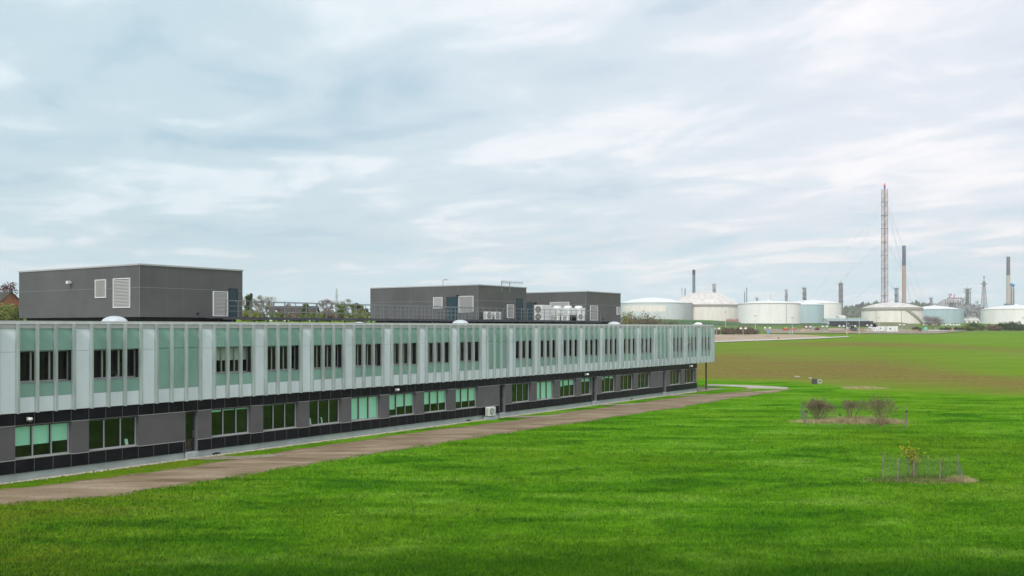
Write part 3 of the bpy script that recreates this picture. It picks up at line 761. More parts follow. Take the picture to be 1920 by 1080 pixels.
# ------------------------------------------------------------------ plant rooms on the roof
ZP0, ZP1, EP = 8.60, 11.90, 4.27
def louvre(parent, face, a, b_, z0, z1, w, vertical=False, fr=0.05):
    """face 'R': plane parallel to the facade at local y=0 ; 'L': end face at local x=0 (a,b along +y)"""
    def P(u, d, z): return (u, -d, z) if face == 'R' else (-d, u, z)
    def bx(m, u0, u1, d0, d1, q0, q1):
        p, q = P(u0, d1, q0), P(u1, d0, q1)
        m.box(min(p[0],q[0]), min(p[1],q[1]), q0, max(p[0],q[0]), max(p[1],q[1]), q1)
    f = MB(); bx(f, a, b_, 0.0, 0.06, z0, z0+fr); bx(f, a, b_, 0.0, 0.06, z1-fr, z1); bx(f, a, a+fr, 0.0, 0.06, z0+fr, z1-fr); bx(f, b_-fr, b_, 0.0, 0.06, z0+fr, z1-fr)
    lo = f.build('louvre', M['coping'], parent)
    s = MB(); bx(s, a+fr, b_-fr, 0.001, 0.008, z0+fr, z1-fr); s.build('louvre_back', M['galv'], lo)
    s = MB()
    if vertical:
        u = a+fr+0.02
        while u < b_-fr-0.04: bx(s, u, u+0.035, 0.01, 0.045, z0+fr, z1-fr); u += 0.075
    else:
        z = z0+fr+0.02
        while z < z1-fr-0.04:
            p = [P(a+fr, 0.05, z), P(b_-fr, 0.05, z), P(b_-fr, 0.012, z+0.065), P(a+fr, 0.012, z+0.065)]
            s.poly(p); z += 0.09
    s.build('slats', M['louvre'], lo)
def trim_line(parent, face, a, b_, z, h=0.035):
    m = MB()
    if face == 'R': m.box(a, -0.012, z, b_, 0.0, z+h)
    else: m.box(-0.012, a, z, 0.0, b_, z+h)
    m.build('trim', M['galv'], parent)
def pdoor(parent, face, a, b_, z0=None, z1=10.72, glazed=False):
    z0 = ZP0+0.02 if z0 is None else z0
    m = MB()
    if face == 'R': m.box(a, -0.02, z0, b_, 0.0, z1)
    else: m.box(-0.02, a, z0, 0.0, b_, z1)
    d = m.build('door', M['teal_door'], parent)
    m = MB()
    if face == 'R': m.box(a-0.05,-0.035,z0,a,-0.001,z1+0.05); m.box(b_,-0.035,z0,b_+0.05,-0.001,z1+0.05); m.box(a,-0.035,z1,b_,-0.001,z1+0.05)
    else: m.box(-0.035,a-0.05,z0,-0.001,a,z1+0.05); m.box(-0.035,b_,z0,-0.001,b_+0.05,z1+0.05); m.box(-0.035,a,z1,-0.001,b_,z1+0.05)
    m.build('door_frame', M['dark_frame'], d)
    m = MB()
    if face == 'R': m.box(b_-0.12,-0.07,z0+1.0,b_-0.09,-0.02,z0+1.18)
    else: m.box(-0.07,a+0.09,z0+1.0,-0.02,a+0.12,z0+1.18)
    m.build('handle', M['galv'], d)
def plant_room(s, w, depth, label, joints_r, joints_l):
    t_ = thing('plant_room', label, 'plant room', at_b(s, EP, 0), RZ, 'grey plant rooms on the office roof')
    m = MB()
    m.box(0, 0, ZP0, w, depth, ZP1-0.10)
    m.build('wall', M['plant_clad'], t_)
    m = MB(); m.box(0.35, 0.25, 8.10, w-0.35, depth-0.35, ZP0); m.build('dark_gap_block', M['dark'], t_)  # near-black block, shade of the gap beneath the room put into its colour
    m = MB(); m.box(-0.05,-0.05,ZP1-0.10,w+0.05,depth+0.05,ZP1); m.build('roof_edge', M['trim'], t_)
    m = MB(); m.box(-0.012,-0.012,ZP0,0.018,0.018,ZP1-0.10); m.build('corner_trim', M['galv'], t_)
    # thin cladding joints
    m = MB()
    for u in joints_r: m.box(u, -0.005, ZP0, u+0.015, 0.0, ZP1-0.10)
    for u in joints_l: m.box(-0.005, u, ZP0, 0.0, u+0.015, ZP1-0.10)
    if m.v: m.build('cladding_joint', mat('joint line', (0.17,0.175,0.175), 0.6), t_)
    return t_
ZL = 10.42
p1 = plant_room(10.34, 7.9, 14.2, 'near plant room, large dark grey box with two pale louvres on its long left side', [0.6, 1.95, 3.15], [])
trim_line(p1,'L',0.03,1.2,ZL); trim_line(p1,'L',2.75,3.5,ZL); trim_line(p1,'L',4.85,14.2,ZL)
trim_line(p1,'R',0.03,5.55,ZL); trim_line(p1,'R',7.55,7.9,ZL)
louvre(p1,'L',0.95,2.75,9.18,11.04,1.8); louvre(p1,'L',3.55,4.75,9.85,11.02,1.2,vertical=True)
louvre(p1,'R',5.45,6.65,8.70,10.36,1.2); pdoor(p1,'R',6.78,7.42,z1=10.55)
m = MB(); m.box(-0.12,7.5,10.88,0.0,7.8,10.98); m.tube((-0.02,7.6,10.95),(-0.22,7.5,11.0),0.05,n=8); m.box(-0.34,7.42,10.84,-0.12,7.66,11.02); m.build('wall_light', M['ac_white'], p1)
m = MB(); m.tube((4.25,-0.08,8.85),(4.25,0.0,8.85),0.08,n=12); m.build('vent_pipe', M['black'], p1)
p2 = plant_room(45.0, 7.9, 13.4, 'middle plant room, grey box carrying television aerials on its corner', [], [1.1, 2.3, 5.3, 6.8, 8.1, 9.4, 10.9, 12.2])
trim_line(p2,'L',0.03,0.6,ZL); trim_line(p2,'L',5.15,13.4,ZL); trim_line(p2,'R',0.03,7.9,ZL)
louvre(p2,'L',0.5,2.2,9.35,10.85,1.7,vertical=True); pdoor(p2,'L',2.45,3.6,z1=10.75); louvre(p2,'L',4.15,5.25,9.75,10.8,1.1)
louvre(p2,'R',4.6,5.7,8.85,10.15,1.1); pdoor(p2,'R',6.25,7.2,z1=10.72)
m = MB(); m.box(-0.22,2.2,10.85,0.0,2.42,10.95); m.build('wall_light', M['black'], p2)
p3 = plant_room(64.4, 7.8, 14.0, 'far plant room, grey box behind the row of white condensers', [], [1.5,3.0,4.6,6.2,7.8,9.4])
trim_line(p3,'L',0.03,14.0,ZL); trim_line(p3,'R',0.03,7.8,ZL)
louvre(p3,'L',2.1,4.6,9.2,10.75,2.4); louvre(p3,'L',9.6,10.4,9.0,10.7,0.8,vertical=True)
louvre(p3,'R',0.85,2.5,8.72,10.35,1.6); louvre(p3,'R',6.85,7.6,9.4,10.3,0.8)
pdoor(p3,'L',7.0,8.4,z1=10.75)
m = MB(); m.tube((3.7,-0.08,8.9),(3.7,0.0,8.9),0.08,n=12); m.build('vent_pipe', M['black'], p3)
m = MB(); m.box(-0.24,6.4,10.62,0.0,6.7,10.74); m.build('wall_light', M['black'], p3)

# ------------------------------------------------------------------ walkway and railings
def yy_steel(m, pts, w):
    for p, q in zip(pts, pts[1:]): m.bar(p, q, w)
wk = thing('roof_walkway', 'long dark steel walkway deck raised on feet along the office roof', 'walkway', BL, RZ)
m = MB(); m.box(15.2, 2.45, 8.55, 64.6, 4.15, 8.62); m.box(15.2, 2.43, 8.47, 64.6, 2.50, 8.64); m.build('deck', M['galv_dark'], wk)
m = MB(); m.box(53.2, 4.15, 8.56, 64.2, 13.5, 8.62); m.build('deck', M['galv_dark'], wk)
fp = MB(); fp.box(-0.05,2.5,8.10,0.05,2.6,8.47); fp.box(-0.15,2.45,8.10,0.15,2.65,8.14); fp.box(-0.04,3.9,8.10,0.04,4.0,8.47)
fpo = fp.build('foot', M['galv_dark'], wk, loc=(16, 0, 0))
s_ = 19.0
while s_ < 64.5:
    c = fpo.copy(); scene.collection.objects.link(c); c.parent = wk; c.location = (s_, 0, 0); s_ += 2.9
def railing(label, s0, s1, e, ends=()):
    t_ = thing('roof_railing', label, 'railing', BL, RZ, 'railings of the roof walkway')
    pm_ = MB(); pm_.box(-0.018, -0.018, 8.60, 0.018, 0.018, 9.70)
    proto = None; s = s0
    while s < s1+0.01:
        if proto is None: proto = pm_.build('post', M['galv'], t_, loc=(s, e, 0))
        else: c = proto.copy(); scene.collection.objects.link(c); c.parent = t_; c.location = (s, e, 0)
        s += 1.0
    last = s-1.0
    for z in (9.02, 9.36, 9.70):
        m = MB(); m.tube((s0, e, z), (last, e, z), 0.022 if z > 9.6 else 0.014, n=6)
        if 'end' in ends: m.tube((last, e, z), (last, e+1.7, z), 0.02, n=6)
        if 'start' in ends: m.tube((s0, e, z), (s0, e+1.7, z), 0.02, n=6)
        m.build('rail', M['galv'], t_)
railing('long grey railing on the facade side of the roof walkway', 15.4, 64.4, 2.47, ('end',))
railing('grey railing behind the walkway, between the near and middle plant rooms', 18.9, 44.9, 4.12)
# galvanised frame beside the near door
# ------------------------------------------------------------------ condensers
ac_unit('left of two small white condensers on the walkway before the middle plant room', at_b(46.0, 3.85, 8.62), RZ+math.pi*0.0, 0.95, 0.38, 0.80, group='small condensers on the walkway')
ac_unit('right of two small white condensers on the walkway before the middle plant room', at_b(47.35, 3.85, 8.62), RZ, 0.95, 0.38, 0.80, group='small condensers on the walkway')
def bs(px, e):
    k = (px-HX)/FOC; return (k*(P0[1]+e*NY)-(P0[0]+e*NX))/(DX-k*DY)
big = ac_unit('tall white condenser with two stacked black fans, left end of the white row', at_b(bs(1018,5.2), 5.2, 8.62), RZ-math.pi/2, 1.0, 1.75, 1.62, fans=2)
# box-shaped row standing on a rack
def row_unit(label, s, e, w, d, h, z):
    t_ = thing('rooftop_unit', label, 'rooftop unit', at_b(s, e, z), RZ, 'white rooftop units in a row')
    m = MB(); m.bbox(-w/2,-d/2,0,w/2,d/2,h,0.03); m.build('casing', M['ac_white'], t_)
    m = MB(); m.lathe([(0.42,h),(0.42,h+0.16),(0.36,h+0.22),(0.30,h+0.22),(0.30,h+0.1)], 20); m.build('fan_cowl', M['white'], t_)
    m = MB()
    for i in range(5): m.box(-w/2-0.004,-d/2+0.1,0.12+i*0.12,-w/2-0.001,d/2-0.1,0.16+i*0.12)
    m.build('side_grille', M['galv'], t_); return t_
row_unit('white rooftop unit on the rack, next to the tall twin fan condenser', bs(1045,5.9), 5.9, 1.3, 1.1, 0.72, 9.30)
row_unit('white rooftop unit on the rack, middle of the upper row', bs(1065,5.4), 5.4, 1.4, 1.1, 0.75, 9.30)
row_unit('white rooftop unit on the rack, right end of the upper row', bs(1085,4.9), 4.9, 1.3, 1.1, 0.76, 9.30)
rk = thing('equipment_rack', 'grey steel rack under the white rooftop units', 'rack', BL, RZ)
m = MB(); m.box(60.6, 4.3, 9.20, 64.2, 6.6, 9.28); m.build('rack_top', M['galv'], rk)
for a, b_ in ((60.7,4.4),(64.1,4.4),(60.7,6.5),(64.1,6.5)):
    m = MB(); m.box(a-0.04,b_-0.04,8.62,a+0.04,b_+0.04,9.20); m.build('leg', M['galv'], rk)
ac_unit('white condenser with round fan under the rack, left of three', at_b(bs(1042,4.7), 4.7, 8.62), RZ-0.9, 0.80, 0.34, 0.56, group='condensers under the rack')
ac_unit('white condenser with round fan under the rack, middle of three', at_b(bs(1060,4.5), 4.5, 8.62), RZ-0.9, 0.85, 0.36, 0.57, group='condensers under the rack')
ac_unit('white condenser under the rack, right of three and nearest the far plant room', at_b(bs(1087,4.1), 4.0, 8.62), RZ-0.5, 0.90, 0.36, 0.85, group='condensers under the rack')
# aerials
def aerial(s, e, z0, label, hd, n_el, L):
    t_ = thing('television_aerial', label, 'aerial', at_b(s, e, z0), RZ, 'aerials on the middle plant room')
    m = MB(); m.tube((0,0,0),(0,0,1.05),0.035,n=6); m.box(-0.05,-0.02,0.1,0.05,0.12,0.16); m.build('mast', M['galv'], t_)
    ca, sa = math.cos(hd), math.sin(hd)
    m = MB(); m.tube((-0.2*ca,-0.2*sa,0.98),(L*ca,L*sa,0.98),0.02,n=5); m.build('boom', M['galv'], t_)
    m = MB()
    for i in range(n_el):
        u = L*(i+0.5)/n_el; w_ = 0.28-0.1*i/n_el
        m.tube((u*ca, u*sa, 0.98-w_*0.8),(u*ca, u*sa, 0.98+w_*0.8),0.012,n=4)
    m.build('elements', M['galv'], t_)
aerial(48.6, EP-0.1, 11.3, 'television aerial on the middle plant room wall, left of two', 0.2, 8, 1.7)
aerial(49.9, EP-0.1, 11.3, 'television aerial on the middle plant room wall, right of two', -0.1, 10, 2.0)
m = MB(); m.tube((0,0,0),(0,0,0.55),0.03,n=6); m.tube((0,0,0.55),(0.35,-0.15,0.60),0.03,n=6); m.box(0.3,-0.2,0.54,0.42,-0.1,0.62)
o = m.build('roof_vent_pipe', M['galv'], None, loc=at_b(45.6, EP+4.6, ZP1)); o.rotation_euler=(0,0,RZ); tag(o, 'thin bent pipe standing on the middle plant room roof', 'pipe')
# white cowl at the far corner of the office roof
t_ = thing('roof_cowl', 'small white rounded cowl on the far corner of the office roof', 'cowl', at_b(86.2, 0.9, 8.10), RZ)
m = MB(); m.lathe([(0.5,0),(0.5,0.22),(0.46,0.36),(0.3,0.46),(0.001,0.49)], 20); m.build('hood', M['white'], t_, smooth=True)
m = MB(); m.box(-0.95,-0.3,0.0,-0.45,0.3,0.28); m.build('side_box', M['white'], t_)
# ------------------------------------------------------------------ foliage helpers
def leaf_cloud(lobes, n, size, seed=1, flat=0.6, shell=0.55):
    """n little leaf faces spread through ellipsoid lobes [(cx,cy,cz,rx,ry,rz)]"""
    g = np.random.default_rng(seed); L = np.array(lobes, float)
    vol = (L[:,3]*L[:,4]*L[:,5])**0.67; pick = g.choice(len(L), n, p=vol/vol.sum())
    d = g.normal(size=(n,3)); d /= np.linalg.norm(d, axis=1)[:,None]
    r = g.uniform(shell**3, 1.05, n)**(1/3.0)
    # lumpy radius
    r = r*(0.86+0.16*np.sin(d[:,0]*5+pick)+0.12*np.sin(d[:,1]*7+d[:,2]*6+pick*2))
    c = L[pick,:3]+d*r[:,None]*L[pick,3:]
    a = g.normal(size=(n,3)); a /= np.linalg.norm(a, axis=1)[:,None]
    nn = d*0.8+g.normal(size=(n,3))*0.6; b_ = np.cross(nn, a); b_ /= (np.linalg.norm(b_, axis=1)[:,None]+1e-9)
    a2 = np.cross(b_, nn); a2 /= (np.linalg.norm(a2, axis=1)[:,None]+1e-9)
    s = size*g.uniform(0.5, 1.4, n)[:,None]
    V = np.stack([c-b_*s*0.5, c+a2*s*flat*0.5+b_*s*0.05, c+b_*s*0.5, c-a2*s*flat*0.5+b_*s*0.1], 1)
    return V.reshape(-1, 3)
def branches(mb, p, d, L, r, depth, g, spread=0.55, up=0.25, tips=None, nb=(2,4), taper=0.62):
    q = p + d*L
    mid = p + d*L*0.5 + Vector(g.normal(0, 0.04*L, 3))
    mb.tube(p, mid, r, r*0.85, n=4, caps=False); mb.tube(mid, q, r*0.85, r*0.68, n=4, caps=False)
    if tips is not None and depth <= 1: tips.append(tuple(q))
    if depth == 0: return
    for i in range(int(g.integers(nb[0], nb[1]+1))):
        nd = (d + Vector(g.normal(0, spread, 3)) + Vector((0,0,up))).normalized()
        st = p + d*L*float(g.uniform(0.55, 1.0))
        branches(mb, st, nd, L*taper*float(g.uniform(0.8, 1.2)), r*0.6, depth-1, g, spread, up, tips, nb, taper)
LM = {
 'green': leaf_mat('spring green leaves', (0.075,0.115,0.022), (0.20,0.24,0.055)),
 'yellow': leaf_mat('yellow green leaves', (0.16,0.19,0.045), (0.30,0.31,0.09)),
 'dark': leaf_mat('dark evergreen leaves', (0.022,0.040,0.016), (0.055,0.085,0.032)),
 'hedge': leaf_mat('hedge leaves', (0.035,0.060,0.020), (0.095,0.135,0.045), 0.25),
 'brown': leaf_mat('brown bare twigs', (0.12,0.092,0.060), (0.24,0.185,0.12), 0.5),
 'mauve': leaf_mat('mauve bare twigs', (0.125,0.082,0.078), (0.25,0.175,0.155), 0.5),
 'purple': leaf_mat('copper purple leaves', (0.070,0.022,0.030), (0.145,0.050,0.058), 0.5),
 'pale': leaf_mat('pale budding twigs', (0.17,0.16,0.10), (0.30,0.29,0.19), 0.4),
 'straw': leaf_mat('dry straw', (0.30,0.24,0.11), (0.58,0.49,0.28), 2.0),
 'gold': leaf_mat('golden spring leaves', (0.20,0.24,0.02), (0.42,0.40,0.03), 2.0),
}
def tree(label, x, y, H, Wd, kind='green', bare=0.0, fat=1.0, seed=1, n=1400, size=None, group=None, name='tree', low=0.3, trunk_h=0.35, zoff=0.0):
    g = np.random.default_rng(seed); z = gz(x, y)-0.1+zoff
    t_ = thing(name, label, 'tree' if name == 'tree' else name.replace('_',' '), (x, y, z), 0, group)
    mb = MB(); tips = []
    tr = MB(); r0 = 0.028*H
    tr.tube((0,0,0),(0.02*H,0,trunk_h*H*0.5), r0, r0*0.8, n=7); tr.tube((0.02*H,0,trunk_h*H*0.5),(0,0.01*H,trunk_h*H), r0*0.8, r0*0.65, n=7)
    for i in range(6):
        a = i/6*6.283+g.uniform(-0.3,0.3); dd = Vector((math.cos(a)*0.55*Wd/H*1.6, math.sin(a)*0.55*Wd/H*1.6, 1)).normalized()
        branches(mb, Vector((0,0,trunk_h*H*g.uniform(0.75,1.0))), dd, 0.30*H, r0*0.45, 3 if bare > 0.3 else 1, g, 0.42, 0.12, tips, (2,3), 0.66)
    tr.build('trunk', M['bark'], t_)
    lobes = []
    nl = 11
    for i in range(nl):
        a = g.uniform(0, 6.283); rr = math.sqrt(g.uniform(0,1))*0.34*Wd; zz = H*(low+(1-low)*g.uniform(0.12,0.86))
        k = 1-abs((zz/H-low)/(1-low)-0.45)*0.9
        lobes.append((rr*k*math.cos(a), rr*k*math.sin(a), zz, Wd*g.uniform(0.14,0.24), Wd*g.uniform(0.14,0.24), fat*H*(1-low)*g.uniform(0.10,0.19)))
    V = leaf_cloud(lobes, n, size or Wd*0.045, seed, 0.6 if bare < 0.3 else 0.22, 0.2)
    np_mesh('crown', V, 4, LM[kind], t_)
    if mb.v:
        mb.build('limbs', M['twig'] if bare > 0.3 else M['bark'], t_)
    return t_
def bush(label, x, y, W_, D_, H, kind='hedge', seed=1, n=900, size=None, group=None, name='bush', zoff=0.0, rz=0.0, cat=None):
    g = np.random.default_rng(seed); z = gz(x, y)-0.15+zoff
    lobes = []
    for i in range(max(5, int(W_/H*3))):
        u = g.uniform(-0.42,0.42)*W_; k = math.sqrt(max(0.08, 1-(2*u/W_)**2)); hh = H*k**0.7*g.uniform(0.42,0.52)
        lobes.append((u, g.uniform(-0.25,0.25)*D_, hh, max(H*g.uniform(0.4,0.6), W_*0.10), D_*0.3, hh))
    t_ = thing(name, label, cat or 'bush', (x, y, z), rz, group)
    V = leaf_cloud(lobes, n, size or H*0.10, seed, 0.6, 0.45); V[:,2] = np.abs(V[:,2])
    np_mesh('foliage', V, 4, LM[kind], t_)
    mb = MB()
    for i in range(9):
        u = g.uniform(-0.4,0.4)*W_; mb.tube((u*0.8,0,0),(u,g.uniform(-.2,.2)*D_,H*0.55),0.02*H,0.008*H,n=4)
    mb.build('stems', M['bark'], t_)
    return t_
# ------------------------------------------------------------------ fenced planting enclosures on the lawn
def xy(px, py): x, y, z = gpt(px, py); return x, y
def post(parent, x, y, h, r=0.045, m='wood', cap=None, lean=(0,0)):
    mb = MB(); mb.tube((x,y,0),(x+lean[0],y+lean[1],h), r, r*0.92, n=7); p = mb.build('post', M[m], parent)
    if cap:
        mb = MB(); mb.tube((x+lean[0],y+lean[1],h-0.01),(x+lean[0],y+lean[1],h+0.10), r*2.4, r*2.0, n=8); mb.build('cap', M['black'], p)
    return p
def mesh_panel(parent, a, b_, h0, h1, m='wire', step=0.20, r=0.004):
    mb = MB(); A = Vector(a); B = Vector(b_); L = (B-A).length; n = max(2, int(L/step))
    for i in range(n+1):
        u = i/n; p = A.lerp(B, u); h = h0*(1-u)+h1*u; mb.tube((p.x,p.y,0.02),(p.x,p.y,h), r, n=3, caps=False)
    for k in range(int(max(h0,h1)/step)+1):
        f = k/int(max(h0,h1)/step); mb.tube((A.x,A.y,h0*f+0.02),(B.x,B.y,h1*f+0.02), r, n=3, caps=False)
    mb.build('wire_mesh', M[m], parent)
def shrub(label, px, py, H, W_, seed, leaf=None, nleaf=0, group=None, cat='shrub', tubes=9, zoff=0):
    x, y = xy(px, py); g = np.random.default_rng(seed)
    t_ = thing('shrub', label, cat, (x, y, gz(x,y)-0.02), 0, group)
    mb = MB(); tips = []
    for i in range(tubes):
        a = g.uniform(0, 6.283); sp_ = g.uniform(0.1, 0.75)*W_/H
        dd = Vector((math.cos(a)*sp_, math.sin(a)*sp_, 1)).normalized()
        branches(mb, Vector((math.cos(a)*0.06, math.sin(a)*0.06, 0)), dd, H*0.46, 0.016, 4, g, 0.32, 0.18, tips, (2,3), 0.62)
    mb.build('branches', M['twig'], t_)
    if nleaf:
        T = np.array(tips); idx_ = g.integers(0, len(T), nleaf); c = T[idx_]+g.normal(0, 0.10, (nleaf,3))
        n = nleaf; a = g.normal(size=(n,3))*(0.045 if leaf == 'gold' else 0.05); b2 = g.normal(size=(n,3))*(0.03 if leaf == 'gold' else 0.012)
        V = np.stack([c-a, c+b2, c+a, c-b2], 1).reshape(-1,3); np_mesh('leaves', V, 4, LM[leaf], t_)
    return t_
def straw_patch(name, label, cx, cy, rx, ry, n, h, seed, kind='straw', rz=0.0):
    g = np.random.default_rng(seed); a = g.uniform(0, 6.283, n); r = np.sqrt(g.uniform(0,1,n))*(1+0.22*np.sin(3*a+seed)+0.15*np.sin(7*a)+0.12*g.normal(size=n))
    x = rx*r*np.cos(a); y = ry*r*np.sin(a); hh = h*g.uniform(0.3,1.0,n)*(1.1-0.5*r); w = g.uniform(0.012,0.025,n); an = g.uniform(0,6.283,n)
    V = np.empty((n,3,3)); V[:,0]=np.stack([x-np.cos(an)*w,y-np.sin(an)*w,np.zeros(n)-0.02],1); V[:,1]=np.stack([x+np.cos(an)*w,y+np.sin(an)*w,np.zeros(n)-0.02],1)
    V[:,2]=np.stack([x+g.normal(0,0.35,n)*hh,y+g.normal(0,0.35,n)*hh,hh],1)
    o = np_mesh(name, V.reshape(-1,3), 3, LM[kind]); o.location = (cx, cy, gz(cx,cy)); tag(o, label, 'grass', kind='stuff'); return o
# far enclosure
ex, ey = xy(1602, 792)
straw_patch('dry_grass', 'tall dry straw coloured grass inside the farther fenced enclosure', ex, ey-0.2, 3.9, 1.35, 13000, 0.62, 5)
enc = thing('planting_fence', 'farther planting enclosure of posts and wire mesh around three bare shrubs', 'fence', (0,0,G0))
ring = [(1502,790),(1512,797),(1575,803),(1690,806),(1700,803),(1699,790),(1612,782),(1510,783)]
R1 = [xy(*q) for q in ring]
hts = [1.55,1.05,1.0,0.9,1.25,1.5,1.35,1.4]
for i, (p, h) in enumerate(zip(R1, hts)):
    if i == 3: continue
    post(enc, p[0], p[1], h, 0.05 if i in (1,4) else 0.03, 'wood' if i != 0 else 'galv', cap=(i in (1,2,4)))
for i in range(len(R1)):
    j = (i+1) % len(R1); mesh_panel(enc, (*R1[i],0), (*R1[j],0), min(1.15,hts[i]), min(1.15,hts[j]))
shrub('bushy bare shrub at the left end of the farther enclosure', 1536, 792, 2.0, 2.4, 21, 'brown', 2200, 'bare shrubs in the farther enclosure', tubes=34)
shrub('thin bare shrub in the middle of the farther enclosure', 1596, 793, 2.0, 2.2, 22, 'brown', 1100, 'bare shrubs in the farther enclosure', tubes=12)
shrub('tallest bare shrub, upright stems and a pale trunk, right in the farther enclosure', 1652, 799, 2.4, 2.4, 23, 'brown', 1300, 'bare shrubs in the farther enclosure', tubes=22)
# near enclosure
enc2 = thing('planting_fence', 'nearer enclosure of posts and sagging wire mesh round a yellow leafed sapling', 'fence', (0,0,G0))
ring2 = [(1656,899),(1683,904),(1718,893),(1762,905),(1808,909),(1795,889)]
R2 = [xy(*q) for q in ring2]; h2 = [1.40,1.22,1.15,1.20,0.55,1.05]
for i, (p, h) in enumerate(zip(R2, h2)):
    if i == 4: continue
    post(enc2, p[0], p[1], h, 0.04, 'wood', lean=((0.03,0) if i else (0,0)))
for i in range(len(R2)):
    j = (i+1) % len(R2); mesh_panel(enc2, (*R2[i],0), (*R2[j],0), h2[i]*0.88, h2[j]*0.88, step=0.15, r=0.003)
mb = MB(); a = xy(1766,902); c = xy(1808,908); mb.tube((a[0],a[1],0.12),(c[0],c[1],0.04),0.035,n=6); mb.build('fallen_rail', M['wood'], enc2)
sx, sy = xy(1708, 896)
shrub('slim sapling with yellow spring leaves inside the nearer enclosure', 1708, 896, 1.5, 0.55, 31, 'gold', 260, tubes=5)
mb = MB(); s2 = xy(1713, 897); mb.tube((0,0,0),(0,0,1.15),0.045,n=7); o = mb.build('tree_stake', M['wood'], None, loc=(s2[0],s2[1],G0)); tag(o, 'short wooden stake beside the yellow leafed sapling', 'stake')
e2 = xy(1735, 903)
straw_patch('dry_grass', 'low brown dead grass on the ground of the nearer enclosure', e2[0], e2[1], 2.3, 0.75, 2600, 0.16, 6)
straw_patch('dry_grass', 'low tangled scrub and weeds growing around the posts of the nearer enclosure', e2[0], e2[1]+0.2, 2.7, 1.1, 2600, 0.34, 16, 'green')
e3 = xy(1800, 905)
straw_patch('dry_grass', 'taller dry grass under the sagging mesh at the right of the nearer enclosure', e3[0], e3[1], 0.7, 0.35, 900, 0.5, 8)
# box and marker at the edge of the lawn
bx_, by_ = xy(1527, 720)
t_ = thing('utility_box', 'small dark square box with a pale round dish at the lawn edge', 'utility box', (bx_, by_, gz(bx_,by_)), 0.0)
mb = MB(); mb.bbox(-0.28,-0.3,0,0.28,0.3,0.72,0.03); mb.build('body', mat('dark grey box', (0.07,0.065,0.06), 0.7), t_)
mb = MB(); mb.tube((0.72,-0.08,0.34),(0.72,0.02,0.34),0.34,n=20); mb.build('dish', mat('mossy white', (0.36,0.40,0.30), 0.8), t_)
mb = MB(); mb.tube((0.72,-0.10,0.36),(0.72,-0.08,0.36),0.10,n=12); mb.box(0.68,-0.02,0,0.76,0.04,0.2); mb.build('hub', M['dark'], t_)
for (px, py, w, lb) in ((1494,707,0.8,'flat pale slab lying in the field, left of the dark box'),(1519,710,0.4,'small pale slab just left of the dark box')):
    x, y = xy(px, py); mb = MB(); mb.poly([(-w/2,-0.3,0.0),(w*0.45,-0.35,0.0),(w/2,0.25,0.0),(-w*0.4,0.3,0.0)]); mb.poly([(-w/2,-0.3,0.14),(w*0.45,-0.35,0.12),(w/2,0.25,0.16),(-w*0.4,0.3,0.17)])
    b0 = 0
    for i in range(4): mb.f.append((i,(i+1)%4,4+(i+1)%4,4+i))
    o = mb.build('stone_slab', M['stones'], None, loc=(x,y,gz(x,y))); tag(o, lb, 'slab', 'pale slabs in the field')
x, y = xy(1618, 728)
straw_patch('dry_grass', 'heap of pale cut straw at the edge of the lawn and the field', x, y, 2.6, 1.8, 3000, 0.35, 9)
# picnic table by the far column
pt = thing('picnic_table', 'greenish picnic table on the paving under the overhanging end of the offices', 'picnic table', at_b(88.6, 5.0, G0+0.03), RZ+0.3)
TM = mat('greenish timber', (0.16,0.24,0.17), 0.8, var=0.15)
mb = MB(); 
for i in range(5): mb.box(-0.95,-0.38+i*0.155,0.72,0.95,-0.24+i*0.155,0.77)
mb.build('table_top', TM, pt)
for s in (-1,1):
    mb = MB(); mb.box(-0.95,s*0.72-0.13,0.42,0.95,s*0.72+0.13,0.47); mb.build('bench', TM, pt)
    mb = MB(); mb.bar((s*0.7,-0.7,0.0),(s*0.7,-0.25,0.72),0.07); mb.bar((s*0.7,0.7,0.0),(s*0.7,0.25,0.72),0.07); mb.box(s*0.7-0.03,-0.8,0.36,s*0.7+0.03,0.8,0.42); mb.build('leg', TM, pt)
# ------------------------------------------------------------------ far side: village rise on the left
def place(px, Y): return (px-HX)/FOC*Y
k_ = 0
VT = 'trees on the rise behind the offices'
for (px, top, wpx, Y, kind, bare, sd, lb) in [
    (10, 527, 62, 205, 'purple', 0.0, 1, 'copper purple tree rising behind the red gabled house at the far left'),
    (462, 549, 22, 215, 'pale', 0.6, 2, 'bare pale tree just right of the near plant room'),
    (469, 548, 15, 190, 'dark', 0.0, 3, 'dark green conifer right of the near plant room'),
    (483, 551, 24, 214, 'pale', 0.6, 4, 'bare tree between the dark conifer and a taller bare tree'),
    (500, 549, 30, 222, 'pale', 0.6, 5, 'tallest spreading bare tree left of the low bungalow'),
    (541, 566, 24, 240, 'mauve', 0.5, 6, 'mauve bare tree behind the ridge of the bungalow'),
    (573, 567, 16, 186, 'green', 0.0, 7, 'small green tree at the right end of the bungalow'),
    (613, 557, 34, 200, 'mauve', 0.5, 8, 'mauve grey twiggy tree left of the thin grey mast'),
    (645, 556, 30, 216, 'pale', 0.6, 9, 'bare tree right of the thin grey mast'),
    (668, 563, 26, 188, 'green', 0.0, 10, 'fresh green tree near the middle plant room'),
    (686, 576, 18, 190, 'green', 0.0, 11, 'small fresh green tree touching the middle plant room'),
    (638, 568, 22, 187, 'green', 0.0, 12, 'fresh green tree below the thin grey mast')]:
    x = place(px, Y); z = gz(x, Y); H = zat(top, Y)-z; W_ = wpx*Y/FOC*1.25
    tree(lb, x, Y, H, max(W_, H*0.4), kind, bare, 1.0, sd, n=1500 if bare < 0.3 else 1100, size=0.42 if bare < 0.3 else 0.34, group=VT, low=0.2 if bare < 0.3 else 0.35)
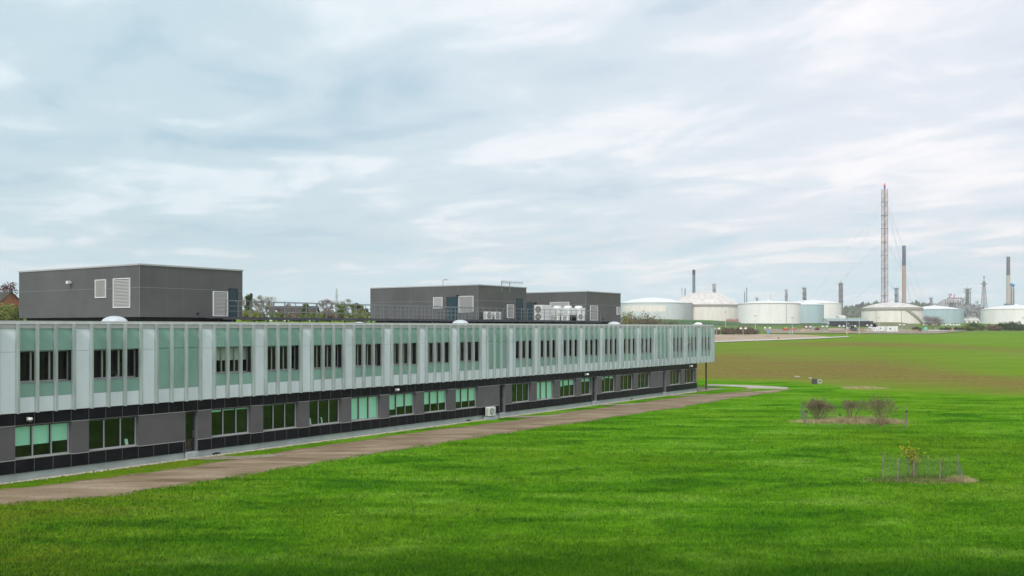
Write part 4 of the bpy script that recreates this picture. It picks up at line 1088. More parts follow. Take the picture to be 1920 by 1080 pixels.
for i, (px, top, wpx, kind, lb) in enumerate([
    (5, 568, 26, 'yellow', 'yellow green bush at the very left edge below the house'), (27, 566, 22, 'green', 'green bush between the red gable and the near plant room'),
    (14, 583, 44, 'yellow', 'low yellowish bush in front of the two bushes at the left edge'),
    (470, 578, 40, 'yellow', 'yellow green bush below the bare trees, right of the near plant room'), (505, 582, 40, 'green', 'green bush left of the bungalow gable'),
    (545, 588, 44, 'brown', 'brownish bush in front of the bungalow'), (586, 583, 34, 'green', 'green bush right of the bungalow'),
    (611, 580, 36, 'brown', 'brown green bush below the mauve twiggy tree'), (640, 579, 34, 'green', 'green bush below the thin mast'), (674, 580, 40, 'yellow', 'yellow green bush beside the middle plant room')]):
    Y = 168+4*(i % 3); x = place(px, Y); H = zat(top, Y)-gz(x, Y)+0.3
    bush(lb, x, Y, wpx*Y/FOC*1.3, 4.0, max(1.5, H), kind, 40+i, n=1600, size=0.34, group='bushes on the rise behind the offices')
TILE = mat('brown roof tiles', (0.060,0.052,0.045), 0.85, var=0.2, vscale=1.0)
RBR = mat('red brick', (0.36,0.13,0.08), 0.9, var=0.12)
def house(label, px, Y, w, d, eave, ridge, wallm, rz, gable=None, chim=False):
    x = place(px, Y); z = gz(x, Y)-0.3
    t_ = thing('house', label, 'house', (x, Y, z), rz)
    m = MB(); m.box(-w/2,-d/2,0,w/2,d/2,eave); 
    for s in (-1,1): m.poly([(s*w/2,-d/2,eave),(s*w/2,d/2,eave),(s*w/2,0,ridge)])
    m.build('wall', wallm, t_)
    m = MB(); o_ = 0.35; sl = (ridge-eave)/(d/2)
    for s in (-1,1):
        a = [(-w/2-o_, s*(d/2+o_), eave-sl*o_+0.02),(w/2+o_, s*(d/2+o_), eave-sl*o_+0.02),(w/2+o_,0,ridge+0.02),(-w/2-o_,0,ridge+0.02)]
        m.poly(a); m.poly([(p[0],p[1],p[2]+0.16) for p in a])
        for i in range(4): m.poly([a[i],a[(i+1)%4],tuple(np.add(a[(i+1)%4],(0,0,0.16))),tuple(np.add(a[i],(0,0,0.16)))])
    rf = m.build('roof', TILE, t_)
    if chim:
        m = MB(); m.box(-w*0.2,-0.4,ridge-0.6,-w*0.2+0.8,0.4,ridge+1.1); m.build('chimney', RBR, rf)
    for i in (-1,0,1):
        m = MB(); m.box(i*w*0.28-0.6,-d/2-0.05,0.9,i*w*0.28+0.6,-d/2-0.005,2.1); f = m.build('window', M['white'], t_)
        m = MB(); m.box(i*w*0.28-0.52,-d/2-0.06,0.98,i*w*0.28+0.52,-d/2-0.052,2.02); m.build('pane', M['dark'], f)
    if gable:
        for u in gable:
            m = MB(); m.poly([(u-1.0,-d/2-0.9,eave-0.4),(u+1.0,-d/2-0.9,eave-0.4),(u,-d/2-0.9,eave+0.9)]); m.box(u-0.95,-d/2-0.88,0,u+0.95,-d/2,eave-0.4); m.build('gable', M['white'], t_)
            m = MB(); m.poly([(u-1.25,-d/2-1.0,eave-0.6),(u,-d/2-1.0,eave+1.1),(u,0,eave+1.1),(u-1.25,0,eave-0.6)]); m.poly([(u+1.25,-d/2-1.0,eave-0.6),(u,-d/2-1.0,eave+1.1),(u,0,eave+1.1),(u+1.25,0,eave-0.6)]); m.build('gable_roof', TILE, t_)
    return t_
# red gabled house at the left edge: gable faces right
Yh = 182; xh = place(30, Yh); zr = zat(549, Yh)-gz(xh, Yh)+0.3
house('brown roofed house with a red brick gable behind bushes at the far left', 4, Yh, 5.6, 5.0, zr-2.2, zr, RBR, -0.55)
Yh = 196; zr = zat(575.5, Yh)-gz(place(549, Yh), Yh)+0.3
house('low bungalow with a long dark roof and two white gables between bare trees', 552, Yh, 9.0, 5.5, zr-1.5, zr, M['white'], 0.0, gable=(-2.9, 3.0))
# thin mast
Ym = 600; xm = place(631, Ym); t_ = thing('radio_mast', 'thin grey mast standing far behind the trees between two plant rooms', 'mast', (xm, Ym, gz(xm,Ym)))
H = zat(541, Ym)-gz(xm,Ym); m = MB(); m.tube((0,0,0),(0,0,H*0.7),0.9,0.7,n=8); m.build('mast_base', mat('hazy grey', (0.45,0.48,0.50), 0.8), t_)
m = MB(); m.tube((0,0,H*0.7),(0,0,H),0.6,0.45,n=8); m.tube((0,0,H*0.80),(0,0,H*0.83),0.9,n=8); m.build('mast_top', bpy.data.materials['hazy grey'], t_)

# ------------------------------------------------------------------ storage tanks
TWH = mat('tank white paint', (0.90,0.86,0.86), 0.5, var=0.06, vscale=0.35, stretch=(1,1,0.12), detail=6)
TCR = mat('tank cream paint', (0.86,0.79,0.75), 0.6, var=0.07, vscale=0.35, stretch=(1,1,0.15), detail=6)
TBL = mat('tank pale blue paint', (0.42,0.54,0.59), 0.55, var=0.06, vscale=0.3, stretch=(1,1,0.15))
TGR = mat('tank light grey', (0.64,0.67,0.70), 0.55, var=0.05, vscale=0.3)
TRM = mat('tank rim', (0.42,0.38,0.34), 0.7, var=0.2)
DRT = mat('dirty dome', (0.76,0.72,0.69), 0.7, col2=(0.55,0.51,0.48), vscale=0.25, detail=8)
STE = mat('plant steel', (0.26,0.25,0.26), 0.6, var=0.25, vscale=0.4)
STB = mat('plant blue grey steel', (0.22,0.27,0.31), 0.6, var=0.25, vscale=0.4)
def tank(label, cx, hw, rim_py, base_py, apex_py, Y, wall, dome=None, rim=TRM, band=0.0, ribs=0, stair=None, seam=None, patch=None, conic=False):
    x = place(cx, Y); r = hw*Y/FOC; zb = min(gz(x, Y), zat(base_py, Y))-0.5; H = zat(rim_py, Y)-zb; A = zat(apex_py, Y)-zb
    yc = Y+r*0.0
    t_ = thing('storage_tank', label, 'storage tank', (x, yc, zb), 0, 'oil storage tanks')
    m = MB(); m.lathe([(r,0),(r,H)], 72); m.build('shell', wall, t_, smooth=True)
    m = MB(); prof = []
    if conic: prof = [(r*1.003,H),(r*0.5,H+(A-H)*0.62),(0.01,A)]
    else:
        n = 10; h = A-H; Rr = (r*r+h*h)/(2*h); a1 = math.asin(min(1,r/Rr))
        for i in range(n+1):
            a = a1*(1-i/n); prof.append((max(0.01,Rr*math.sin(a)), H+Rr*math.cos(a)-(Rr-h)))
    m.lathe(prof, 64); dm_ = m.build('dome', dome or M['white'], t_, smooth=True)
    m = MB(); m.lathe([(r*1.004,H-0.35-band),(r*1.012,H-0.35-band),(r*1.012,H+0.15),(r*0.985,H+0.25)], 72); m.build('rim', rim, t_)
    if band:
        m = MB(); m.lathe([(r*1.016,H-band-1.0),(r*1.024,H-band-1.0),(r*1.024,H-band-0.5),(r*1.016,H-band-0.5)], 72); m.build('wind_girder', STE, t_)
    if ribs:
        m = MB()
        for i in range(ribs):
            a = 2*math.pi*i/ribs
            for (r0_, z0_), (r1_, z1_) in zip(prof[:-1], prof[1:]):
                m.tube((r0_*math.cos(a), r0_*math.sin(a), z0_+0.1),(r1_*math.cos(a+0.06), r1_*math.sin(a+0.06), z1_+0.1),0.16,n=3,caps=False)
        m.build('dome_ribs', TCR, dm_)
    if seam is not None:
        for pxs in (seam if isinstance(seam, (list, tuple)) else [seam]):
            u = max(-0.97, min(0.97, (pxs-cx)/hw)); a = -math.acos(u)
            m = MB(); m.tube((r*1.004*math.cos(a), r*1.004*math.sin(a),0),(r*1.004*math.cos(a), r*1.004*math.sin(a),H),0.22,n=6); m.build('downpipe', TRM, t_)
    if stair:
        (p0, q0), (p1, q1) = stair; m = MB(); n = 14
        for i in range(n):
            pts = []
            for k in (i, i+1):
                f = k/n; u = ((p0+(p1-p0)*f)-cx)/hw; u = max(-0.99, min(0.99, u)); a = -math.acos(u)
                pts.append((r*1.02*math.cos(a), r*1.02*math.sin(a), zat(q0+(q1-q0)*f, Y)-zb))
            m.bar(pts[0], pts[1], 0.9); m.bar((pts[0][0],pts[0][1],pts[0][2]+1.6),(pts[1][0],pts[1][1],pts[1][2]+1.6),0.25)
            m.bar(pts[0],(pts[0][0],pts[0][1],pts[0][2]+1.6),0.2)
        m.build('stair', TRM, t_)
    if patch:
        a0 = -math.acos(max(-0.999,(patch[0]-cx)/hw)); a1_ = -math.acos((patch[1]-cx)/hw)
        z0_, z1_ = zat(patch[3], Y)-zb, zat(patch[2], Y)-zb
        m = MB(); m.lathe([(r*1.003,z0_),(r*1.003,z1_)], 24, a0=a0, a1=a1_); m.build('paint_patch', patch[4], t_, smooth=True)
    m = MB(); m.lathe([(r*0.05,A-0.3),(r*0.05,A+0.7),(r*0.01,A+0.9)], 12); m.build('roof_vent', wall, dm_)
    return t_
tank('white domed tank at the left of the row with a paler patch', 1223, 60, 568.5, 601, 558, 860, TGR, M['white'], rim=TGR, patch=(1166,1239,574,585,TCR))
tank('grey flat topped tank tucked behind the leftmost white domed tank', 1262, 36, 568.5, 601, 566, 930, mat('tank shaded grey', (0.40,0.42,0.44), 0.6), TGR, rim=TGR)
tank('cream tank with a high grimy ribbed dome, second from the left', 1320, 64, 572, 601, 547.5, 960, TCR, DRT, band=0.8, ribs=24, seam=[1378])
tank('large white tank with a low conical roof and a rusty vertical pipe', 1441.5, 57, 570, 607, 563.5, 850, TWH, M['white'], seam=[1459], conic=False)
tank('pale blue tank half hidden by the large white conical tank', 1505, 38, 572, 607, 566, 900, TBL, M['white'], rim=TBL)
tank('white tank rising behind the pale blue tank', 1524, 51, 569.5, 605, 562.5, 1010, TWH, M['white'], rim=TWH, seam=[1570])
tank('cream tank with double wind girders and a diagonal stair', 1672, 54, 577.5, 611, 567, 820, TCR, DRT, band=1.2, stair=((1676,581),(1722,612)), seam=[1668,1630])
tank('low pale blue tank with a white conical roof behind the mauve tree', 1752, 50, 580.5, 611, 572.5, 880, TBL, M['white'], rim=TBL, conic=True)
t8 = tank('white tank with small dark lettering at the right edge of the photo', 1905, 60, 580, 613, 572, 830, TWH, M['white'], rim=TCR)
# lettering on the right tank: two short words of dark capitals, painted on the shell
def tank_text(txt, cxp, pyp, hpx, tank_o, cx, hw, Y):
    cu = bpy.data.curves.new('lettering', 'FONT'); cu.body = txt; cu.size = 1.0; cu.align_x = 'CENTER'; cu.align_y = 'CENTER'
    o = bpy.data.objects.new('lettering', cu); scene.collection.objects.link(o)
    bpy.context.view_layer.update()
    dg = bpy.context.evaluated_depsgraph_get(); me_ = bpy.data.meshes.new_from_object(o.evaluated_get(dg)); bpy.data.objects.remove(o)
    r = hw*Y/FOC; S = hpx*Y/FOC*1.35; u0 = (cxp-cx)/hw
    a0 = -math.acos(u0)
    for v in me_.vertices:
        a = a0 + v.co.x*S/r; z = zat(pyp, Y)-tank_o.location.z + v.co.y*S
        v.co = (r*1.004*math.cos(a), r*1.004*math.sin(a), z)
    link('lettering', me_, mat('dark lettering', (0.10,0.09,0.09), 0.7), tank_o)
for w_, c_ in (('TXX', 1890.5), ('Iexxi', 1909)): tank_text(w_, c_, 597.8, 3.6, t8, 1905, 60, 830)

# ------------------------------------------------------------------ chimneys, columns and lattice masts of the refinery
def vz(px, Y): x = place(px, Y); return x, gz(x, Y)-1.0
def chimney(label, px, top_py, w0, w1, Y, split_py, body, cap, group='refinery chimneys', plat=None):
    x, z = vz(px, Y); H = zat(top_py, Y)-z; hs = zat(split_py, Y)-z; f = hs/H; r0 = w0*Y/FOC/2; r1 = w1*Y/FOC/2
    t_ = thing('chimney', label, 'chimney', (x, Y, z), 0, group)
    m = MB(); m.lathe([(r0,0),(r0+(r1-r0)*f,hs)], 20); m.build('shaft', body, t_, smooth=True)
    m = MB(); m.lathe([(r0+(r1-r0)*f,hs),(r1,H),(r1*0.8,H),(r1*0.8,H-2)], 20); m.build('top_section', cap, t_, smooth=True)
    m = MB(); m.lathe([(r1*1.15,H-1.2),(r1*1.15,H),(r1*0.9,H)], 20); m.build('rim', TGR, t_)
    if plat:
        zp = zat(plat, Y)-z; m = MB(); m.lathe([(r0,zp),(r0*1.9,zp),(r0*1.9,zp+3.0),(r0*1.8,zp+3.0),(r0*1.8,zp+0.4),(r0,zp+0.4)], 16); m.build('platform', STB, t_)
    return t_
TERR = mat('terracotta stack', (0.42,0.27,0.22), 0.8, col2=(0.50,0.36,0.30), vscale=0.12)
DKS = mat('dark stack top', (0.10,0.105,0.15), 0.7)
CRS = mat('cream stack', (0.52,0.46,0.40), 0.8)
chimney('tall terracotta chimney with a black top right of the lattice flare stack', 1695, 459.5, 7.4, 6.4, 1150, 498, TERR, DKS)
chimney('cream chimney with a dark top and a low platform near the right edge', 1890.5, 480, 7.4, 6.2, 1150, 516, CRS, mat('grey stack top', (0.13,0.13,0.15), 0.7), plat=574)
chimney('left of two short grey stacks behind the leftmost tank', 1278.5, 540, 2.6, 2.4, 1250, 543, TGR, STE, 'short twin stacks')
chimney('right of two short grey stacks behind the leftmost tank', 1284.5, 540, 2.6, 2.4, 1250, 543, STB, STE, 'short twin stacks')
chimney('short thin dark stack, left of a pair before the large white conical tank', 1396, 546, 1.9, 1.7, 1200, 549, STB, STE, 'thin dark stack pair')
chimney('taller thin dark stack, right of a pair above the large white conical tank', 1400, 538, 2.0, 1.8, 1200, 541, STB, STE, 'thin dark stack pair')
chimney('tiny pale stack just above the roof of the large white conical tank', 1445, 552.5, 1.6, 1.4, 1300, 555, TGR, TGR, 'thin dark stack pair')
def lattice(label, px, top_py, w0, w1, Y, colr, nb, cat='lattice mast', name='lattice_mast', core=0.0, top=None, bars=0.5, group=None, core_m=None, base_py=None):
    x, z = vz(px, Y); H = zat(top_py, Y)-z; a0 = w0*Y/FOC/2; a1 = w1*Y/FOC/2
    t_ = thing(name, label, cat, (x, Y, z), 0.3, group)
    P = lambda k, i: (lambda s, zz: [(s,s,zz),(-s,s,zz),(-s,-s,zz),(s,-s,zz)][i])(a0+(a1-a0)*k/nb, H*k/nb)
    m = MB()
    for i in range(4): m.bar(P(0,i), P(nb,i), bars*1.3)
    m.build('leg_frame', colr, t_)
    m = MB()
    for k in range(nb):
        for i in range(4):
            j = (i+1) % 4; m.bar(P(k,i), P(k,j), bars); m.bar(P(k,i), P(k+1,j), bars) if k % 2 else m.bar(P(k,j), P(k+1,i), bars)
    m.build('bracing', colr, t_)
    if core: m = MB(); m.tube((0,0,0),(0,0,H),core,n=10); m.build('riser', core_m or STE, t_)
    return t_, H, a1
RST = mat('flare lattice', (0.40,0.22,0.20), 0.7, col2=(0.42,0.36,0.36), vscale=0.06)
fl, FH, fa = lattice('very tall guyed lattice flare stack towering over all the tanks', 1658.7, 354, 8.2, 7.6, 1150, RST, 30, 'flare stack', 'flare_stack', core=0.8, bars=0.36)
m = MB(); m.tube((0,0,FH),(0,0,FH+4.5),1.1,n=10); m.build('flare_tip', mat('blue flare tip', (0.10,0.10,0.34), 0.6), fl)
m = MB(); m.lathe([(1.2,FH+4.5),(1.3,FH+5.5),(0.4,FH+6.8),(0.01,FH+7.2)], 10); m.build('warning_light', mat('red lamp', (0.75,0.10,0.05), 0.5, emit=((1,0.12,0.04),1.2)), fl)
for k in range(9):
    zz = FH*(0.1+0.1*k); m = MB(); m.box(-fa*1.25,-fa*1.25,zz,fa*1.25,fa*1.25,zz+0.5); m.build('platform', RST, fl)
m = MB()
for hf, ds in ((0.93, 105), (0.62, 105), (0.93, 70), (0.35, 70)):
    for i in range(3):
        a = i*2*math.pi/3+0.35; m.tube((0,0,FH*hf),(ds*math.cos(a),ds*math.sin(a),0),0.10,n=3,caps=False)
m.build('guy_wire', mat('guy wire', (0.42,0.44,0.46), 0.7), fl)
t_, H_, a_1 = lattice('slim lattice mast narrowing upward to a point, left of the cream chimney', 1845, 527, 11.5, 2.2, 900, mat('mast steel', (0.24,0.21,0.21), 0.7), 14, bars=0.22, core=0.2)
m = MB(); m.tube((0,0,H_),(0,0,H_+4),0.35,n=6); m.lathe([(0.5,H_-3),(3.0,H_-3),(3.0,H_-2.2),(0.5,H_-2.2)],10); m.tube((0,0,H_+3.2),(0,0,H_+4.4),0.8,n=8); m.build('platform', STB, t_)
t_, H_, a_1 = lattice('grey lattice stack with a dark purple top, leftmost tall stack', 1301, 514, 3.4, 3.2, 1100, STB, 14, 'flare stack', bars=0.42, core=0.35)
m = MB(); m.box(-1.25,-1.25,H_-1,1.25,1.25,H_+5); m.build('top_box', mat('purple brown top', (0.12,0.06,0.09), 0.7), t_)
t_, H_, a_1 = lattice('grey lattice tower with a pointed head standing between white tank and wooded hill', 1576.5, 530, 4.6, 4.2, 1050, STE, 12, bars=0.5, core=0.9)
m = MB(); m.box(-2.2,-2.2,H_-2.5,2.2,2.2,H_-2); m.tube((0,0,H_),(0,0,H_+2),0.3,n=5)
for k in range(5): m.box(1.2,-1.3,H_*(0.2+0.15*k),2.4,1.0,H_*(0.2+0.15*k)+1.4)
m.build('platform', STE, t_)
def column(label, px, top_py, w, Y, cols=((0,1.0,1.0),), plats=4, mtl=None, seed=1, group='refinery process towers', head=True, topm=None):
    g = np.random.default_rng(seed); x, z = vz(px, Y); H = zat(top_py, Y)-z; R_ = w*Y/FOC/2
    t_ = thing('process_tower', label, 'process tower', (x, Y, z), 0, group); mtl = mtl or STE
    for (u, wf, hf) in cols:
        m = MB(); r = R_*wf; h = H*hf; m.lathe([(r,0),(r,h*0.6),(r*0.92,h*0.62),(r*0.92,h-1),(r*0.5,h-0.1),(0.01,h)], 14, (u*R_,0)); m.build('column', mtl, t_, smooth=True)
    for k in range(plats):
        zz = H-1.2-k*(H*0.55)/max(1,plats); m = MB(); rr = R_*g.uniform(1.15,1.5); ox = g.uniform(-0.2,0.3)*R_
        m.lathe([(rr*0.6,zz),(rr,zz),(rr,zz+0.3),(rr*0.6,zz+0.3)], 12, (ox,0)); m.lathe([(rr,zz+0.9),(rr,zz+1.15)], 12, (ox,0))
        for q in range(8):
            a = q/8*6.283; m.bar((ox+rr*math.cos(a),rr*math.sin(a),zz),(ox+rr*math.cos(a),rr*math.sin(a),zz+1.1),0.16)
        m.build('platform', STB, t_)
    m = MB(); m.tube((R_*1.1,-R_*0.3,0),(R_*1.1,-R_*0.3,H*0.93),0.28,n=6)
    m.tube((-R_*0.9,-R_*0.5,0),(-R_*0.9,-R_*0.5,H*0.8),0.22,n=6)
    if head:
        m.tube((0,0,H),(0,0,H+2.4),0.25,n=5); m.bar((-R_*1.6,0,H-0.5),(R_*1.6,0,H-0.5),0.3); m.bar((-R_*1.6,0,H-0.5),(-R_*1.6,0,H+1.5),0.25); m.bar((R_*1.5,0,H-0.5),(R_*1.5,0,H+1.9),0.25)
    m.build('pipe', STE, t_)
    return t_
column('grey process tower standing over the grimy ribbed dome', 1338.5, 533, 5.5, 1200, ((-0.3,0.75,1.0),(0.8,0.5,0.95)), 4, mat('warm tower', (0.36,0.33,0.31), 0.7), 1)
column('low dark purple tower head above the large white conical tank', 1419, 559, 4.5, 1250, ((0,0.6,1.0),), 1, STB, 2)
column('purple grey process tower above the right of the large white conical tank', 1474, 544, 4.2, 1200, ((0.1,0.85,1.0),(-0.6,0.4,0.92)), 3, mat('mauve tower', (0.33,0.28,0.33), 0.7), 3)
column('twin process tower above the pale blue tank', 1508, 539.5, 6.0, 1200, ((-0.5,0.5,1.0),(0.55,0.55,0.97)), 4, STE, 4)
column('blue grey process tower between the flare stack and the terracotta chimney', 1680.5, 540, 6.5, 1200, ((0,0.9,1.0),), 3, STB, 5)
column('small grey vessel tower above the low pale blue tank', 1745.5, 558.5, 4.6, 1200, ((0,0.9,1.0),), 1, STE, 6)
column('tallest ornate process tower in the tangle of pipework at right', 1814, 541, 9.0, 1100, ((0,0.7,1.0),(-0.7,0.35,0.62),(0.9,0.3,0.55)), 9, mat('tan tower', (0.36,0.33,0.30), 0.7), 7)
column('short silver tower in the pipes just left of the pointed mast', 1832, 566, 3.6, 1080, ((0,0.8,1.0),(1.0,0.4,0.8)), 3, TGR, 9)
column('small tan tower rising left of the tallest ornate tower', 1805, 563, 3.6, 1090, ((0,0.8,1.0),), 3, mat('pale tan tower', (0.42,0.38,0.34), 0.7), 10)
column('squat grey tower between the tallest ornate tower and the short silver one', 1824, 572, 4.5, 1050, ((-0.3,0.6,1.0),(0.7,0.5,0.85)), 3, STE, 11)
for px, tp, lb in ((1896,534,'left'),(1900,535.5,'right')):
    c_ = column(f'slim grey column with a blue head right of the cream chimney, {lb} of two', px, tp, 2.4, 1150, ((0,0.9,1.0),), 0, STE, 8, 'blue headed columns', head=False)
    H = zat(tp,1150)-c_.location.z; m = MB(); m.lathe([(1.3,H-1),(1.5,H-1),(1.5,H+1.6),(0.01,H+2)], 10); m.build('blue_head', mat('bright blue', (0.03,0.22,0.55), 0.5), c_)
# structure with a flat deck and pipework tangle
def pipework(label, px0, px1, top_py, Y, seed, n, depth=14):
    g = np.random.default_rng(seed); x0 = place(px0,Y); x1 = place(px1,Y); xc = (x0+x1)/2; z = gz(xc,Y)-1; H = zat(top_py,Y)-z; w = (x1-x0)/2
    t_ = thing('pipe_structure', label, 'pipework', (xc,Y,z), 0, 'refinery pipework')
    m = MB()
    for i in range(5):
        for j in (0,1): u = -w+2*w*i/4; m.bar((u,j*depth,0),(u,j*depth,H*(0.8+0.2*g.random())),0.6)
    for k in range(1,6):
        for j in (0,1): m.bar((-w,j*depth,H*k/6.2),(w,j*depth,H*k/6.2),0.5)
        for i in range(5): u = -w+2*w*i/4; m.bar((u,0,H*k/6.2),(u,depth,H*k/6.2),0.5)
    for i in range(4):
        for k in range(5):
            u = -w+2*w*i/4; v = u+w/2; m.bar((u,0,H*k/6.2),(v,0,H*(k+1)/6.2),0.35)
    m.build('frame', STE, t_)
    m = MB()
    for i in range(n):
        u = g.uniform(-w,w); yy_ = g.uniform(-1,depth); z0_ = g.uniform(0,H*0.85); r = g.uniform(0.2,0.55)
        L = g.uniform(2,9); a = Vector((u,yy_,z0_)); b_ = a+(Vector((L,0,0)) if g.random() < 0.5 else Vector((0,0,min(L,H-z0_))))
        m.tube(a,b_,r,n=6); m.tube(b_, b_+Vector((0,g.uniform(-4,4),0)), r, n=6)
    m.build('pipes', mat('pipe silver', (0.46,0.45,0.45), 0.5, metal=0.3), t_)
    m = MB()
    for i in range(n//7):
        u = g.uniform(-w,w); z0_ = g.uniform(0.1,0.75)*H; r = g.uniform(1.0,2.0); m.lathe([(0.01,z0_-r),(r,z0_-r*0.6),(r,z0_+r*1.5),(0.01,z0_+r*2)],10,(u,g.uniform(-2,depth)))
    m.build('vessels', STB, t_)
    return t_
pipework('blue grey steel process frame with a red deck above the low pale blue tank', 1783, 1801, 560, 1120, 1, 30)
pipework('dense tangle of grey pipes between the low blue tank and the lattice mast', 1800, 1822, 574, 1040, 2, 130)
pipework('silver pipework beside the slim pointed lattice mast', 1820, 1843, 571, 1060, 3, 150)
x = place(1790,1115); t_ = thing('gantry', 'pinkish red gantry deck with a small crane on top of the blue grey frame', 'gantry', (x,1115,zat(560,1115)))
m = MB(); m.box(-8,-2,0,8,2,1.2); m.build('deck', mat('pink red steel', (0.45,0.24,0.25), 0.7), t_)
m = MB(); m.bar((-6,0,1),(-3.5,0,6),0.8); m.bar((-3.5,0,6),(-7,0,4),0.6); m.bar((-1,0,1),(0,0,5),0.8); m.bar((-6,0,1),(-7,0,6),0.5); m.build('crane_arm', bpy.data.materials['pink red steel'], t_)
x = place(1806,1115); m = MB(); m.tube((0,0,0),(8,0,0),0.5,n=6); m.bar((0,0,1.4),(8,0,1.4),0.3); o = m.build('pipe_bridge', STE, None, loc=(place(1801,1115),1115,zat(561,1115))); tag(o, 'thin pipe bridge from the red deck to the tallest process tower', 'pipe bridge')
# low cream sheds in front of the pipework
def shed(label, px0, px1, top, Y, dpt, wm, rm, name='shed', cat='shed', doors_n=2, zadd=0.0, group=None, pitch=0.12, rz=0.0):
    x0 = place(px0,Y); x1 = place(px1,Y); xc=(x0+x1)/2; w=x1-x0; z=gz(xc,Y)-0.3; H=zat(top,Y)-z
    t_ = thing(name, label, cat, (xc,Y,z), rz, group); e_ = H*(1-pitch)
    m = MB(); m.box(-w/2,0,0,w/2,dpt,e_)
    for s in (-1,1): m.poly([(s*w/2,0,e_),(s*w/2,dpt,e_),(s*w/2,dpt/2,H-0.05)])
    m.build('wall', wm, t_)
    m = MB()
    m.poly([(-w/2-.2,-0.3,e_-0.02),(w/2+.2,-0.3,e_-0.02),(w/2+.2,dpt/2,H),(-w/2-.2,dpt/2,H)]); m.poly([(-w/2-.2,dpt+0.3,e_-0.02),(w/2+.2,dpt+0.3,e_-0.02),(w/2+.2,dpt/2,H),(-w/2-.2,dpt/2,H)])
    m.poly([(-w/2-.2,-0.3,e_-0.22),(w/2+.2,-0.3,e_-0.22),(w/2+.2,-0.3,e_-0.02),(-w/2-.2,-0.3,e_-0.02)])
    m.build('roof', rm, t_)
    for i in range(doors_n):
        u = -w/2+w*(i+0.5)/doors_n; m = MB(); m.box(u-w*0.06,-0.05,0.3,u+w*0.06,-0.005,e_*0.7); m.build('door', STB, t_)
    return t_
shed('low cream shed below the grey pipe tangle', 1805, 1838, 599, 900, 12, TCR, M['white'], doors_n=4)
shed('white roofed building on top of the cream shed line beside the mast', 1818, 1835, 595.5, 960, 12, TWH, M['white'], doors_n=3)
x = place(1782,1300); z = gz(x,1300); m = MB(); m.lathe([(0.01,30.5),(9,29),(16,24),(18,16),(18,0)][::-1], 32); o = m.build('domed_store', mat('grey dome store', (0.36,0.35,0.36), 0.8), None, smooth=True, loc=(x,1300,z)); tag(o, 'grey dome shaped store behind the roof of the low pale blue tank', 'store')
# ------------------------------------------------------------------ hills, far woods
def ridge(name, label, pts, Y, depth, m, cat=None, kind=None, seed=1, n=5000, size=7):
    g = np.random.default_rng(seed); px = np.array([p[0] for p in pts]); py = np.array([p[1] for p in pts])
    xs_ = np.linspace(px[0], px[-1], 60); tops = np.interp(xs_, px, py)
    mb = MB()
    for a, tpy in zip(xs_, tops):
        x = place(a, Y); zt = zat(tpy, Y)-size*0.5; zb = gz(x, Y)-3
        for j, (dy, f) in enumerate(((-depth*0.5,0),(-depth*0.25,0.7),(0,1.0),(depth*0.5,0.8),(depth,0))): mb.v.append((x, Y+dy, zb+(zt-zb)*f))
    for i in range(59):
        for j in range(4): a = i*5+j; mb.f.append((a,a+5,a+6,a+1))
    hill = mb.build('hill', m, None, smooth=True); tag(hill, kind='structure')
    u = g.uniform(0,1,n); v = g.uniform(-0.45,0.45,n); pxx = px[0]+(px[-1]-px[0])*u; x = place(1,1)*0+(pxx-HX)/FOC*Y
    zt = CAMZ+(HY-np.interp(pxx,px,py))/FOC*Y; zb = terrain(x, np.full(n,Y))-3
    f = 1-np.abs(v)*1.1; z = zb+(zt-zb)*np.clip(f,0,1)-size*0.4
    c = np.stack([x, Y+v*depth, z], 1)+g.normal(0,1,(n,3))*size*0.25
    a = g.normal(size=(n,3))*size*0.45; b_ = g.normal(size=(n,3))*size*0.4
    V = np.stack([c-a,c+b_,c+a,c-b_],1).reshape(-1,3); o = np_mesh(name, V, 4, LM['hedge']); tag(o, label, 'woodland', kind='stuff')
HM = mat('hill grass', (0.05,0.07,0.035), 0.9, var=0.3, vscale=0.01)
ridge('far_woodland', 'hazy wooded hill between the white tanks and the girdered tank', [(1568,592),(1585,584),(1600,578),(1618,575),(1636,571),(1650,573),(1680,572),(1740,571),(1760,575),(1800,580)], 2300, 500, HM, seed=4, n=6000, size=11)
# ------------------------------------------------------------------ embankment and sandy ground, pale road
def sheet(name, poly_px, m, lift, Y0=60, step=6.0):
    P = [gpt(*q)[:2] for q in poly_px]; xs_ = [p[0] for p in P]; ys_ = [p[1] for p in P]
    import bmesh
    bm = bmesh.new(); vs = [bm.verts.new((p[0],p[1],0)) for p in P]; bm.faces.new(vs)
    bmesh.ops.triangulate(bm, faces=bm.faces[:])
    for ax, lo, hi in ((0,min(xs_),max(xs_)),(1,min(ys_),max(ys_))):
        q = lo+step
        while q < hi:
            co = (q,0,0) if ax == 0 else (0,q,0); no = (1,0,0) if ax == 0 else (0,1,0)
            bmesh.ops.bisect_plane(bm, geom=bm.verts[:]+bm.edges[:]+bm.faces[:], plane_co=co, plane_no=no); q += step
    for v in bm.verts: v.co.z = gz(v.co.x, v.co.y)+lift
    me_ = bpy.data.meshes.new(name); bm.to_mesh(me_); bm.free(); o = link(name, me_, m); tag(o, kind='structure'); return o
SAND = mat('sandy spoil', (0.33,0.24,0.16), 0.95, col2=(0.47,0.36,0.26), vscale=0.12, bump=0.3, bscale=1.0)
sheet('sandy_ground', [(1290,641),(1480,635.5),(1560,632.8),(1545,630.5),(1500,627.8),(1430,626.8),(1290,628.5)], SAND, 0.12)
ROADM = mat('pale concrete road', (0.55,0.50,0.43), 0.9, var=0.08, vscale=0.2)
sheet('site_road', [(1250,645.3),(1340,642.6),(1440,639.2),(1530,635.8),(1592,632.6),(1590,631.0),(1528,633.6),(1440,636.8),(1340,640.1),(1250,642.5)], ROADM, 0.20)
